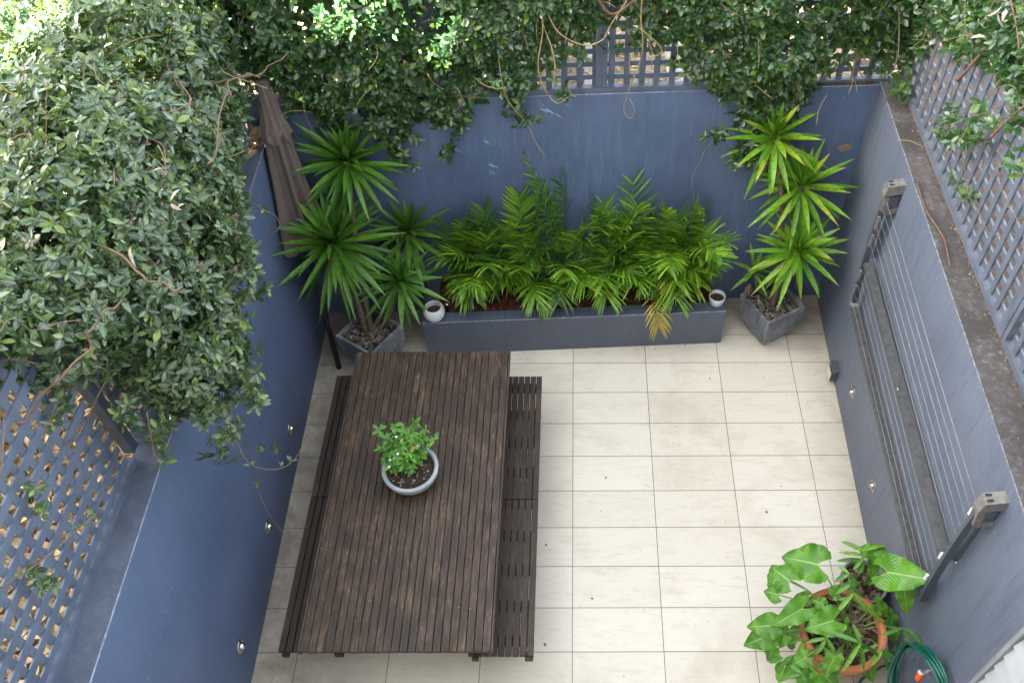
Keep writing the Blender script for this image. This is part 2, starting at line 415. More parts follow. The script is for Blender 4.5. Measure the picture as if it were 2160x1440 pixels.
M['board_dk'] = simple_mat('board_gap', (0.16, 0.16, 0.15), 0.8, 0, 0.3, 8)
M['trim'] = simple_mat('corner_trim', (0.24, 0.26, 0.28), 0.5, 0, 0.15, 8)
M['deck'] = simple_mat('white_decking', (0.75, 0.75, 0.73), 0.5, 0, 0.06, 4)
M['red'] = simple_mat('chilli_red', (0.65, 0.02, 0.01), 0.3, 0, 0.1, 10)
M['petal'] = simple_mat('white_petal', (0.8, 0.8, 0.78), 0.5, 0, 0.05, 10)
m, nt, b, o = new_mat('umbrella_cloth')
wv = noise(nt, pos(nt, (1, 1, 1)), 260, 2, 0.5)
n1 = noise(nt, pos(nt), 4, 6, 0.6)
base = mix(nt, (0.100, 0.080, 0.073), (0.135, 0.108, 0.097), ramp(nt, n1, [(0.3, 0), (0.7, 1)]))
nt.links.new(base, b.inputs['Base Color']); b.inputs['Roughness'].default_value = 0.9
bump(nt, b, wv, 0.2, 0.002)
M['cloth'] = m
m, nt, b, o = new_mat('leaf_strewn_ground')
n1 = noise(nt, pos(nt), 14, 10, 0.75, 1.5)
n2 = noise(nt, pos(nt), 1.3, 4, 0.5)
base = ramp(nt, n1, [(0.3, (0.07, 0.05, 0.03)), (0.5, (0.22, 0.165, 0.10)), (0.7, (0.36, 0.28, 0.18))])
nt.links.new(base, b.inputs['Base Color']); b.inputs['Roughness'].default_value = 0.9
bump(nt, b, n1, 0.8, 0.03)
M['litter'] = m
m, nt, b, o = new_mat('brick_paving')
br = N(nt, 'ShaderNodeTexBrick')
br.inputs['Color1'].default_value = (0.040, 0.019, 0.011, 1)
br.inputs['Color2'].default_value = (0.062, 0.030, 0.017, 1)
br.inputs['Mortar'].default_value = (0.075, 0.06, 0.045, 1)
br.inputs['Scale'].default_value = 1.0
br.inputs['Mortar Size'].default_value = 0.006
br.inputs['Brick Width'].default_value = 0.23
br.inputs['Row Height'].default_value = 0.085
nt.links.new(pos(nt, (1, 1, 1), (0, 0, 1.2)), br.inputs['Vector'])
base = mix(nt, br.outputs['Color'], (0.10, 0.05, 0.03), mth(nt, 'MULTIPLY', ramp(nt, noise(nt, pos(nt), 5, 6, 0.6), [(0.4, 0), (0.7, 1)]), 0.5))
nt.links.new(base, b.inputs['Base Color']); b.inputs['Roughness'].default_value = 0.8
M['brick'] = m
M['pave'] = simple_mat('pale_paving', (0.27, 0.25, 0.23), 0.8, 0, 0.2, 6, 0.2)
M['render'] = simple_mat('house_render', (0.62, 0.60, 0.56), 0.8, 0, 0.08, 3, 0.1)
M['rooft'] = simple_mat('roof_tile', (0.20, 0.10, 0.07), 0.7, 0, 0.25, 8)
M['glass'] = simple_mat('window_glass', (0.03, 0.035, 0.04), 0.08, 0, 0.1, 3)
M['foam'] = simple_mat('pale_foam', (0.62, 0.60, 0.50), 0.8, 0, 0.15, 30)

# ---------------------------------------------------------------- mesh helpers
class MB:
    def __init__(s):
        s.v, s.f = [], []
    def add(s, vs, fs):
        o = len(s.v)
        s.v.extend([tuple(p) for p in vs])
        s.f.extend([tuple(i + o for i in f) for f in fs])
    def hexa(s, p):      # 8 corners: bottom loop 0-3, top loop 4-7
        s.add(p, [(3, 2, 1, 0), (4, 5, 6, 7), (0, 1, 5, 4), (1, 2, 6, 5), (2, 3, 7, 6), (3, 0, 4, 7)])
    def box(s, x0, x1, y0, y1, z0, z1):
        s.hexa([(x0, y0, z0), (x1, y0, z0), (x1, y1, z0), (x0, y1, z0), (x0, y0, z1), (x1, y0, z1), (x1, y1, z1), (x0, y1, z1)])
    def bevbox(s, x0, x1, y0, y1, z0, z1, c=0.004):
        """box with chamfered top edges"""
        s.hexa([(x0, y0, z0), (x1, y0, z0), (x1, y1, z0), (x0, y1, z0), (x0, y0, z1 - c), (x1, y0, z1 - c), (x1, y1, z1 - c), (x0, y1, z1 - c)])
        o = len(s.v)
        s.f.pop(-5)      # drop the flat top of the lower block
        s.v.extend([(x0 + c, y0 + c, z1), (x1 - c, y0 + c, z1), (x1 - c, y1 - c, z1), (x0 + c, y1 - c, z1)])
        b = o - 4
        s.f.extend([(o, o + 1, o + 2, o + 3), (b, b + 1, o + 1, o), (b + 1, b + 2, o + 2, o + 1), (b + 2, b + 3, o + 3, o + 2), (b + 3, b, o, o + 3)])
    def prism(s, poly, z0, z1):
        n = len(poly)
        s.add([(x, y, z0) for x, y in poly] + [(x, y, z1) for x, y in poly],
              [tuple(range(n - 1, -1, -1)), tuple(range(n, 2 * n))] + [(i, (i + 1) % n, n + (i + 1) % n, n + i) for i in range(n)])
    def beam(s, a, b, w, h, up=(0, 0, 1)):
        a, b = Vector(a), Vector(b)
        d = (b - a).normalized()
        side = d.cross(Vector(up)).normalized()
        u = side.cross(d).normalized()
        side, u = side * (w / 2), u * (h / 2)
        s.hexa([a - side - u, a + side - u, b + side - u, b - side - u, a - side + u, a + side + u, b + side + u, b - side + u])
    def tube(s, pts, r, seg=6, taper=1.0, wob=0.0):
        pts = [Vector(p) for p in pts]
        n = len(pts)
        rs = r if isinstance(r, (list, tuple)) else [r * (1 - (1 - taper) * i / (n - 1)) for i in range(n)]
        prev = None
        rings = []
        for i, p in enumerate(pts):
            d = (pts[min(i + 1, n - 1)] - pts[max(i - 1, 0)]).normalized()
            if prev is None:
                a = Vector((0, 0, 1)) if abs(d.z) < 0.9 else Vector((1, 0, 0))
                u = d.cross(a).normalized()
            else:
                u = (prev - d * prev.dot(d)).normalized()
            prev = u
            w = d.cross(u)
            rr = rs[i] * (1 + wob * random.uniform(-1, 1))
            rings.append([p + (u * math.cos(2 * math.pi * k / seg) + w * math.sin(2 * math.pi * k / seg)) * rr for k in range(seg)])
        vs_ = [q for ring in rings for q in ring]
        fs = []
        for i in range(n - 1):
            for k in range(seg):
                a = i * seg + k
                b = i * seg + (k + 1) % seg
                fs.append((a, b, b + seg, a + seg))
        fs.append(tuple(range(seg - 1, -1, -1)))
        fs.append(tuple((n - 1) * seg + k for k in range(seg)))
        s.add(vs_, fs)
    def lathe(s, prof, c, seg=40, axis=None, cap0=True, cap1=False):
        """prof: list of (r, h); axis None = z"""
        c = Vector(c)
        q = Vector((0, 0, 1)).rotation_difference(Vector(axis)).to_matrix() if axis else Matrix.Identity(3)
        vs_ = []
        for r, h in prof:
            for k in range(seg):
                a = 2 * math.pi * k / seg
                vs_.append(c + q @ Vector((r * math.cos(a), r * math.sin(a), h)))
        fs = []
        for i in range(len(prof) - 1):
            for k in range(seg):
                a = i * seg + k
                b = i * seg + (k + 1) % seg
                fs.append((a, b, b + seg, a + seg))
        if cap0:
            fs.append(tuple(range(seg - 1, -1, -1)))
        if cap1:
            fs.append(tuple((len(prof) - 1) * seg + k for k in range(seg)))
        s.add(vs_, fs)
    def build(s, name, mat, parent=None, smooth=False):
        me = bpy.data.meshes.new(name)
        off = Vector(parent.location) if parent else Vector((0, 0, 0))
        if parent and parent.parent:
            off = off + Vector(parent.parent.location)
        me.from_pydata([tuple(Vector(p) - off) for p in s.v], [], s.f)
        me.materials.append(M[mat])
        if smooth:
            me.polygons.foreach_set('use_smooth', [True] * len(me.polygons))
        me.update()
        o = bpy.data.objects.new(name, me)
        COL.objects.link(o)
        if parent:
            o.parent = parent
        return o

def tag(o, label=None, cat=None, group=None, kind=None):
    if label: o['label'] = label
    if cat: o['category'] = cat
    if group: o['group'] = group
    if kind: o['kind'] = kind
    return o

def thing(name, loc, label, cat, group=None):
    o = bpy.data.objects.new(name, None)
    o.empty_display_size = 0.1
    o.location = loc
    COL.objects.link(o)
    return tag(o, label, cat, group)

def curve(pts, n=8):
    """Catmull-Rom through the points"""
    P = [Vector(p) for p in pts]
    P = [P[0] * 2 - P[1]] + P + [P[-1] * 2 - P[-2]]
    out = []
    for i in range(1, len(P) - 2):
        for k in range(n):
            t = k / n
            a, b_, c, d = P[i - 1], P[i], P[i + 1], P[i + 2]
            out.append(0.5 * ((2 * b_) + (c - a) * t + (2 * a - 5 * b_ + 4 * c - d) * t * t + (3 * b_ - a - 3 * c + d) * t ** 3))
    out.append(P[-2])
    return out

# ---- vectorised leaves -------------------------------------------------
OVAL = [(0, 0.0), (0.22, 0.62), (0.5, 1.0), (0.78, 0.66), (1, 0.0)]
LANCE = [(0, 0.45), (0.25, 0.85), (0.5, 1.0), (0.72, 0.8), (0.88, 0.45), (1, 0.0)]
def nrm(a):
    return a / np.maximum(1e-9, np.linalg.norm(a, axis=1, keepdims=True))

class Leaves:
    def __init__(s):
        s.V, s.UV, s.parts = [], [], []
    def add(s, P, A, Nn, L, W, prof=OVAL, fold=0.18, bend=0.1, curl=None, roll=None):
        """P base, A direction, Nn upper-face normal, L length, W half width; bend = droop towards -Nn, curl = droop towards -z"""
        P, A, Nn = np.asarray(P, float), nrm(np.asarray(A, float)), np.asarray(Nn, float)
        Nn = nrm(Nn - A * np.sum(Nn * A, axis=1, keepdims=True))
        S = np.cross(A, Nn)
        n = len(P)
        L = np.broadcast_to(L, (n,))[:, None]
        W = np.broadcast_to(W, (n,))[:, None]
        bend = np.broadcast_to(bend, (n,))[:, None]
        cu = np.broadcast_to(0.0 if curl is None else curl, (n,))[:, None]
        Z = np.array([[0, 0, 1.0]])
        rows, uvs = [], []
        for t, w in prof:
            c = P + A * L * (t - 0.25 * cu * t * t) - Nn * (bend * L * t * t) - Z * (cu * L * t * t)
            if w == 0.0:
                rows.append([c]); uvs.append([(0.5, t)])
            else:
                up = Nn * (W * w * fold)
                rows.append([c - S * W * w + up, c, c + S * W * w + up])
                uvs.append([(0, t), (0.5, t), (1, t)])
        flat = [r for row in rows for r in row]
        K = len(flat)
        V = np.stack(flat, axis=1).reshape(-1, 3)
        idx, k = [], 0
        for row in rows:
            idx.append(list(range(k, k + len(row)))); k += len(row)
        faces = []
        for a, b_ in zip(idx[:-1], idx[1:]):
            if len(a) == 1:
                faces += [(a[0], b_[1], b_[0]), (a[0], b_[2], b_[1])]
            elif len(b_) == 1:
                faces += [(a[0], a[1], b_[0]), (a[1], a[2], b_[0])]
            else:
                faces += [(a[0], a[1], b_[1], b_[0]), (a[1], a[2], b_[2], b_[1])]
        uvf = [u for row in uvs for u in row]
        s.parts.append((V, n, K, faces, uvf))
    def build(s, name, mat, parent=None, smooth=True):
        allV, loops, totals, uvl, base = [], [], [], [], 0
        for V, n, K, faces, uvf in s.parts:
            allV.append(V)
            fl = np.array([i for f in faces for i in f])
            ft = np.array([len(f) for f in faces])
            loops.append((fl[None, :] + (np.arange(n) * K)[:, None] + base).ravel())
            totals.append(np.tile(ft, n))
            u = np.array([uvf[i] for i in fl])
            uvl.append(np.tile(u, (n, 1)))
            base += n * K
        V = np.concatenate(allV)
        if parent is not None:
            V = V - np.array(parent.location)[None, :]
            if parent.parent is not None:
                V = V - np.array(parent.parent.location)[None, :]
        Lp, T, U = np.concatenate(loops), np.concatenate(totals), np.concatenate(uvl)
        me = bpy.data.meshes.new(name)
        me.vertices.add(len(V)); me.vertices.foreach_set('co', V.ravel().astype(np.float32))
        me.loops.add(len(Lp)); me.loops.foreach_set('vertex_index', Lp.astype(np.int32))
        me.polygons.add(len(T))
        st = np.concatenate([[0], np.cumsum(T)[:-1]]).astype(np.int32)
        me.polygons.foreach_set('loop_start', st)
        me.polygons.foreach_set('loop_total', T.astype(np.int32))
        if smooth:
            me.polygons.foreach_set('use_smooth', np.ones(len(T), dtype=bool))
        uv = me.uv_layers.new(name='UVMap')
        uv.data.foreach_set('uv', U.ravel().astype(np.float32))
        me.update(calc_edges=True)
        me.validate()
        me.materials.append(M[mat])
        o = bpy.data.objects.new(name, me)
        COL.objects.link(o)
        if parent:
            o.parent = parent
        return o

def perp(D):
    r = rng.normal(size=D.shape)
    r -= D * np.sum(r * D, axis=1, keepdims=True)
    u = nrm(r)
    return u, np.cross(D, u)

def whorls(lv, T, D, nl=7, L=(0.05, 0.085), ratio=0.21, spread=(0.75, 1.35), bend=(0.0, 0.25)):
    D = nrm(D)
    u, w = perp(D)
    n = len(T)
    for k in range(nl):
        a = k * 2.4 + rng.uniform(-0.4, 0.4, n)
        rad = u * np.cos(a)[:, None] + w * np.sin(a)[:, None]
        th = rng.uniform(*spread, n) + 0.05 * k
        A = D * np.cos(th)[:, None] + rad * np.sin(th)[:, None]
        Nn = D * np.sin(th)[:, None] - rad * np.cos(th)[:, None]
        P = T - D * (0.010 * (k // 2))
        Lk = rng.uniform(*L, n) * (0.7 if k < 1 else 1.0)
        keep = rng.random(n) > 0.12
        lv.add(P[keep], A[keep], Nn[keep], Lk[keep], Lk[keep] * ratio * rng.uniform(0.85, 1.15, keep.sum()), OVAL, 0.22, rng.uniform(*bend, keep.sum()))

def yback(x):      # inner face of the back wall
    return 3.15 + 0.045 * (x - 2.13)
def xright(y):     # inner face of the right wall
    return 2.071 + 0.0205 * y
def xleft(y):      # inner face of the left wall
    return -2.067 - 0.017 * y
ZR, ZL, ZB = 2.18, 1.92, 2.15
YF = -2.55         # house face behind the viewpoint

# ================================================================= SETTING
f = MB()
f.add([(-2.25, YF, 0), (2.25, YF, 0), (2.25, 3.3, 0), (-2.25, 3.3, 0)], [(0, 1, 2, 3)])
tag(f.build('floor', 'floor'), 'cream stone tiles laid in straight rows with thin dark joints', None, None, 'structure')

g = MB()           # raised ground around the sunken yard
gz = 1.70
xi0, xi1, yi1 = -2.19, 2.26, 3.22
g.add([(-60, -60, gz), (xi0, -60, gz), (xi0, yi1, gz), (-60, yi1, gz)], [(0, 1, 2, 3)])
g.add([(xi1, -60, gz), (60, -60, gz), (60, yi1, gz), (xi1, yi1, gz)], [(0, 1, 2, 3)])
g.add([(-60, yi1, gz), (60, yi1, gz), (60, 60, gz), (-60, 60, gz)], [(0, 1, 2, 3)])
g.add([(xi0, -60, gz), (xi1, -60, gz), (xi1, -9, gz), (xi0, -9, gz)], [(0, 1, 2, 3)])
tag(g.build('ground', 'litter'), None, None, None, 'structure')
g = MB()
g.add([(xi1 + 0.03, -3, gz + 0.006), (8, -3, gz + 0.006), (8, 9, gz + 0.006), (xi1 + 0.03, 9, gz + 0.006)], [(0, 1, 2, 3)])
tag(g.build('path', 'brick'), None, None, None, 'structure')
g = MB()
for x0 in (-1.2, -0.55, 0.1, 0.75):
    g.box(x0, x0 + 0.16, 3.35, 4.4, gz, gz + 0.03)
tag(g.build('pavement', 'pave'), None, None, None, 'structure')
# white deck in the sun beyond the left fence
dk = thing('timber_deck', (-5.3, 4.6, gz), 'white board deck beyond the left hedge, bleached by the sun, with dark gaps', 'deck')
for i in range(14):
    y0 = 3.6 + i * 0.216
    mb = MB(); mb.bevbox(-6.6, -3.75, y0, y0 + 0.200, gz + 0.04, gz + 0.07)
    mb.build('board', 'deck', dk)

# walls
def wall_thing(loc, label, ring, z0, z1, mat, copmat, edges, edgemat='edge'):
    """ring: footprint polygon; edges: (a, b) worn arris with painted highlight along the inner top edge"""
    t = thing('garden_wall', loc, label, 'wall', 'walls round the courtyard')
    mb = MB(); mb.prism(ring, z0, z1 - 0.006); mb.build('wall_body', mat, t)
    mb = MB(); mb.prism(ring, z1 - 0.006, z1); mb.build('coping', copmat, t)
    mb = MB()
    for a, b_, n in edges:
        a, b_, n = Vector(a), Vector(b_), Vector(n)
        k = 60
        for i in range(k):
            p, q = a.lerp(b_, i / k), a.lerp(b_, (i + 1) / k)
            r = random.uniform(0.0025, 0.0048)
            up = Vector((0, 0, 0.0015))
            mb.hexa([p + n * 0.0015 - Vector((0, 0, r)), q + n * 0.0015 - Vector((0, 0, r)), q - n * r - Vector((0, 0, r)), p - n * r - Vector((0, 0, r)),
                     p + n * 0.0015 + up, q + n * 0.0015 + up, q - n * r + up, p - n * r + up])
    mb.build('worn_edge_highlight', edgemat, t)
    return t
yb0, yb1 = yback(xleft(3.0)), yback(xright(3.1))
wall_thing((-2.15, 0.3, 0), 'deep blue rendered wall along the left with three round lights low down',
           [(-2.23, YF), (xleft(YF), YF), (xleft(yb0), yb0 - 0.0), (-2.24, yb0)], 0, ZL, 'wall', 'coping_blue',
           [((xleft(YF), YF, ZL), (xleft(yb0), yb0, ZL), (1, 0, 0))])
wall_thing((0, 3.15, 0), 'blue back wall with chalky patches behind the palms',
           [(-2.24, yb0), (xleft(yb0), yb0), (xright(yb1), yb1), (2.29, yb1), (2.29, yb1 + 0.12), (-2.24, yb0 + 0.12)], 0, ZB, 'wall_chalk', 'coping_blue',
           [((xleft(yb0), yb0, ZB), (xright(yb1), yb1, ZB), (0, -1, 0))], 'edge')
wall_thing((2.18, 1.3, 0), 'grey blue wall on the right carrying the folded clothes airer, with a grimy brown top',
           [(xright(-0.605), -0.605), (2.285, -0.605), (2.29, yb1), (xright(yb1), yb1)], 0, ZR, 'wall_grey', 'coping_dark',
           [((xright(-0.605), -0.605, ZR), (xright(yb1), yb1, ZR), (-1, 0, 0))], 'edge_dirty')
# small raised strip between the back fence and the wall face is a timber sill
# house cladding beyond the right wall's end
wb = thing('clad_wall', (2.18, -1.5, 0), 'white weatherboard house wall with a grey corner strip at the bottom right', 'wall')
mb = MB(); mb.box(2.062, 2.29, YF, -0.625, 0, 2.9); mb.build('backing', 'board_dk', wb)
z = 0.0
mb = MB()
while z < 2.85:
    xo = 2.061
    mb.hexa([(xo - 0.030, YF, z + 0.016), (xo - 0.030, -0.632, z + 0.016), (xo - 0.001, -0.632, z + 0.016), (xo - 0.001, YF, z + 0.016),
             (xo - 0.010, YF, z + 0.118), (xo - 0.010, -0.632, z + 0.118), (xo - 0.001, -0.632, z + 0.118), (xo - 0.001, YF, z + 0.118)])
    z += 0.125
mb.build('weatherboards', 'board', wb)
mb = MB(); mb.box(2.022, 2.075, -0.630, -0.607, 0, 2.9); mb.build('corner_strip', 'trim', wb)

# the house behind the viewpoint and an unseen house added to shade the yard
def house(name, loc, x0, x1, y0, y1, h, label, win_side, roof=True):
    t = thing(name, loc, label, 'house')
    mb = MB(); mb.box(x0, x1, y0, y1, 0, h)
    w = mb.build('wall', 'render', t)
    if roof:
        mb = MB()
        xm = (x0 + x1) / 2
        e = 0.35
        mb.add([(x0 - e, y0 - 0.02, h), (x1 + e, y0 - 0.02, h), (xm, y0 - 0.02, h + 1.2), (x0 - e, y1 + 0.02, h), (x1 + e, y1 + 0.02, h), (xm, y1 + 0.02, h + 1.2)],
               [(0, 1, 2), (5, 4, 3), (0, 2, 5, 3), (2, 1, 4, 5), (1, 0, 3, 4)])
        mb.build('roof', 'rooft', t)
    for (a, z0, wdt, hgt) in win_side[1]:
        mb = MB(); gl = MB()
        if win_side[0] == 'x+':
            mb.box(x1 + 0.002, x1 + 0.06, a, a + wdt, z0, z0 + hgt); gl.box(x1 + 0.062, x1 + 0.07, a + 0.08, a + wdt - 0.08, z0 + 0.08, z0 + hgt - 0.08)
        else:
            mb.box(a, a + wdt, y1 + 0.002, y1 + 0.05, z0, z0 + hgt); gl.box(a + 0.08, a + wdt - 0.08, y1 + 0.052, y1 + 0.06, z0 + 0.08, z0 + hgt - 0.08)
        wi = mb.build('window', 'board', t)
        gl.build('pane', 'glass', wi)
    return t
house('terrace_house', (0, -6, 0), -6.5, 6.5, -10, YF - 0.02, 7.6, 'rendered terrace house whose back wall closes the near end of the yard', ('y+', [(-3.6, 1.0, 1.4, 1.6), (1.2, 0.1, 0.9, 2.1), (-0.9, 4.9, 2.0, 1.3)]), False)
house('added_shade_house', (-8.3, -5, 0), -9.5, -7.0, -12.0, -0.64, 12.4, 'pale gabled house added out of view left of the yard to shade it', ('x+', [(-9, 2.4, 1.2, 1.5), (-5, 2.4, 1.2, 1.5), (-3.5, 5.6, 1.2, 1.5)]))  # out of view, added and sized to block the sun

# ================================================================= FENCES
def lattice(parent, origin, udir, length, z0, z1, pitch_u, pitch_z, wv, wh, inward, mat, front='v', t=0.012, u0=0.03, zoff=0.02):
    """u runs along the fence; inward is the unit vector to the yard"""
    o, u, inn = Vector(origin), Vector(udir), Vector(inward)
    up = Vector((0, 0, 1))
    mv, mh = MB(), MB()
    dv = 0.5 * t + (0.0005 if front == 'v' else -t - 0.0005)
    dh = 0.5 * t + (0.0005 if front == 'h' else -t - 0.0005)
    s_ = u0
    while s_ < length:
        j = random.uniform(-0.002, 0.002)
        mv.beam(o + u * (s_ + j) + inn * dv + up * z0, o + u * s_ + inn * dv + up * z1, wv, t, up=inn)
        s_ += pitch_u
    z_ = z0 + zoff
    while z_ < z1:
        mh.beam(o + inn * dh + up * z_, o + u * length + inn * dh + up * (z_ + random.uniform(-0.002, 0.002)), t, wh, up=up)
        z_ += pitch_z
    tag(mv.build('upright_laths', mat, parent))
    tag(mh.build('cross_laths', mat, parent))

# left
FL = -2.222
fl = thing('lattice_fence', (FL, 0.3, ZL), 'blue lattice fence standing on the left wall', 'fence', 'lattice fences on the courtyard walls')
lattice(fl, (FL, YF, 0), (0, 1, 0), 2.79, ZL + 0.05, 3.12, 0.087, 0.097, 0.038, 0.046, (1, 0, 0), 'fence', 'h', t=0.009, zoff=0.026)
lattice(fl, (FL, 0.38, 0), (0, 1, 0), 2.6, ZL + 0.05, 2.90, 0.087, 0.097, 0.038, 0.046, (1, 0, 0), 'fence', 'h', t=0.009, zoff=0.026)
mb = MB(); mb.box(FL - 0.02, FL + 0.028, YF, 0.27, ZL + 0.002, ZL + 0.045); mb.box(FL - 0.02, FL + 0.028, 0.365, 2.97, ZL + 0.002, ZL + 0.045)
mb.build('bottom_rail', 'fence', fl)
mb = MB(); mb.box(FL - 0.03, FL + 0.022, 0.290, 0.345, ZL + 0.047, 2.72); mb.build('post', 'fence_dark', fl)
mb = MB(); mb.bevbox(FL - 0.09, FL + 0.055, 0.245, 0.39, 2.722, 2.775, 0.012); mb.build('post_cap', 'fence_dark', fl)
mb = MB(); mb.box(FL - 0.03, FL + 0.035, YF, 0.27, 3.125, 3.165); mb.build('top_rail', 'fence', fl)
mb = MB(); mb.box(FL - 0.03, FL + 0.035, 0.40, 2.97, 2.905, 2.94); mb.build('top_rail', 'fence', fl)
# back
def ybf(x): return yback(x) + 0.055
du = Vector((1, 0.045, 0)).normalized()
inb = Vector((0.045, -1, 0)).normalized()
fb = thing('lattice_fence', (0.2, ybf(0.2), ZB), 'lattice fence along the back wall, mostly hidden by the vine', 'fence', 'lattice fences on the courtyard walls')
for xa, xb in ((-2.2, -0.98), (-0.90, 0.17), (0.25, 1.33), (1.41, 2.24)):
    lattice(fb, (xa, ybf(xa), 0), du, xb - xa, ZB + 0.045, 3.30, 0.104, 0.1, 0.042, 0.036, inb, 'fence', 'v', zoff=0.05)
for xp in (-0.94, 0.21, 1.37):
    for dx in (-0.021, 0.021):
        mb = MB(); mb.beam((xp + dx, ybf(xp) - 0.012, ZB + 0.03), (xp + dx, ybf(xp) - 0.012, 3.34), 0.038, 0.05, up=inb)
        mb.build('stile', 'fence', fb)
mb = MB(); mb.beam((-2.2, ybf(-2.2) - 0.022, ZB + 0.022), (2.27, ybf(2.27) - 0.022, ZB + 0.022), 0.05, 0.040); mb.build('bottom_rail', 'fence', fb)
mb = MB(); mb.beam((1.05, yback(1.05) + 0.012, ZB + 0.014), (2.1, yback(2.1) + 0.012, ZB + 0.014), 0.022, 0.024); mb.build('timber_sill', 'wood_edge', fb)
# right
FR = 2.292
fr = thing('lattice_fence', (FR, 1.3, ZR), 'grey lattice fence above the right wall with brown brick showing through', 'fence', 'lattice fences on the courtyard walls')
lattice(fr, (FR, 0.87, 0), (0, 1, 0), 2.3, ZR + 0.045, 3.55, 0.111, 0.096, 0.040, 0.040, (-1, 0, 0), 'fence_grey', 'v', u0=0.04, zoff=0.03)
lattice(fr, (FR, -0.56, 0), (0, 1, 0), 1.35, ZR + 0.045, 3.55, 0.111, 0.096, 0.040, 0.040, (-1, 0, 0), 'fence_grey', 'v', u0=0.05, zoff=0.03)
mb = MB(); mb.box(FR - 0.028, FR + 0.02, 0.835, 3.12, ZR + 0.002, ZR + 0.042); mb.box(FR - 0.028, FR + 0.02, -0.56, 0.829, ZR + 0.002, ZR + 0.042)
mb.build('bottom_rail', 'fence_grey', fr)
for ya, yb__ in ((0.795, 0.829), (0.836, 0.868), (3.08, 3.115)):
    mb = MB(); mb.box(FR - 0.032, FR + 0.012, ya, yb__, ZR + 0.044, 3.58)
    mb.build('stile', 'fence_grey', fr)
mb = MB(); mb.box(FR - 0.03, FR + 0.03, -0.56, 3.12, 3.585, 3.625); mb.build('top_rail', 'fence_grey', fr)

# ================================================================= VINES
def ellipsoid_tips(ells, dens, noise_amp=0.06, inner=0.0, clip=None):
    """surface points of a union of ellipsoids, pushed about, with outward directions"""
    T, D = [], []
    for i, (c, r) in enumerate(ells):
        c, r = np.array(c), np.array(r)
        area = 4 * math.pi * ((r[0] * r[1]) ** 1.6 / 3 + (r[0] * r[2]) ** 1.6 / 3 + (r[1] * r[2]) ** 1.6 / 3) ** (1 / 1.6)
        n = int(area * dens)
        q = nrm(rng.normal(size=(n, 3)))
        s_ = 1 - inner * rng.random(n) ** 1.5 + rng.normal(size=n) * noise_amp
        p = c + q * r * s_[:, None]
        d = nrm(q / r)
        keep = np.ones(n, bool)
        for j, (c2, r2) in enumerate(ells):
            if j != i:
                keep &= np.sum(((p - np.array(c2)) / np.array(r2)) ** 2, axis=1) > (0.72 if inner == 0 else 0.5)
        if clip is not None:
            keep &= clip(p)
        T.append(p[keep]); D.append(d[keep])
    return np.concatenate(T), np.concatenate(D)

def twine(mb, p, d, length, r=0.004, step=0.04, wander=0.35, grav=0.0, seg=5):
    p, d = Vector(p), Vector(d).normalized()
    pts = [p.copy()]
    ax = Vector((random.uniform(-1, 1), random.uniform(-1, 1), random.uniform(-1, 1))).normalized()
    for i in range(int(length / step)):
        ax = (ax + Vector((random.uniform(-1, 1), random.uniform(-1, 1), random.uniform(-1, 1))) * 0.4).normalized()
        d = (d + ax * wander * 0.5 + Vector((0, 0, -grav))).normalized()
        p = p + d * step
        pts.append(p.copy())
    mb.tube(pts, r, seg, 0.5)
    return pts

def clump(p, thr, k=9.0):
    f_ = np.sin(p[:, 0] * k + 1.7 * np.sin(p[:, 1] * k * 0.7)) + np.sin(p[:, 1] * k * 1.1 + 1.3 * np.sin(p[:, 2] * k * 0.8)) + np.sin(p[:, 2] * k * 1.2 + 1.9 * np.sin(p[:, 0] * k * 0.6))
    return f_ + rng.normal(size=len(p)) * 0.35 > thr
# ---- left mass
ELL_L = [((-2.38, 2.30, 3.22), (0.26, 0.45, 0.26)), ((-2.42, 2.85, 3.22), (0.26, 0.40, 0.26)), ((-1.86, 0.60, 2.32), (0.26, 0.27, 0.28)), ((-2.25, 0.60, 3.10), (0.30, 0.35, 0.20)), ((-2.25, 1.2, 3.12), (0.32, 0.42, 0.22)), ((-2.3, 1.9, 3.12), (0.32, 0.42, 0.22)), ((-2.35, 2.6, 3.10), (0.32, 0.42, 0.22)), ((-2.75, 0.35, 2.98), (0.34, 0.3, 0.2)), ((-2.02, 0.68, 2.55), (0.34, 0.34, 0.38)), ((-2.04, 1.05, 2.55), (0.40, 0.38, 0.45)), ((-2.12, 1.45, 2.6), (0.34, 0.40, 0.45)),
         ((-2.22, 1.9, 2.6), (0.30, 0.45, 0.45)), ((-2.28, 2.4, 2.62), (0.27, 0.45, 0.45)), ((-2.32, 2.85, 2.62), (0.27, 0.40, 0.40)),
         ((-2.35, 0.42, 2.90), (0.42, 0.36, 0.30)), ((-2.30, 0.95, 2.95), (0.45, 0.45, 0.36)), ((-2.40, 1.5, 2.98), (0.5, 0.5, 0.36)), ((-2.5, 2.1, 2.95), (0.5, 0.5, 0.38)), ((-2.55, 2.7, 2.9), (0.5, 0.5, 0.38)),
         ((-2.9, 0.75, 2.75), (0.55, 0.5, 0.40)), ((-3.0, 1.5, 2.80), (0.55, 0.55, 0.42)), ((-3.1, 2.3, 2.8), (0.6, 0.6, 0.42)), ((-3.1, 3.1, 2.7), (0.6, 0.6, 0.42)),
         ((-3.7, 1.7, 2.5), (0.5, 0.55, 0.42)), ((-3.8, 2.5, 2.45), (0.5, 0.55, 0.42)), ((-2.45, 3.35, 2.7), (0.5, 0.45, 0.40)), ((-3.6, 3.5, 2.35), (0.45, 0.5, 0.40)),
         ((-2.42, 0.12, 3.17), (0.34, 0.30, 0.17))]
vl = thing('climbing_vine', (-2.4, 1.6, gz), 'big glossy leaved vine heaped over the left fence and hanging down the left wall', 'vine', 'climbing vines on the fences')
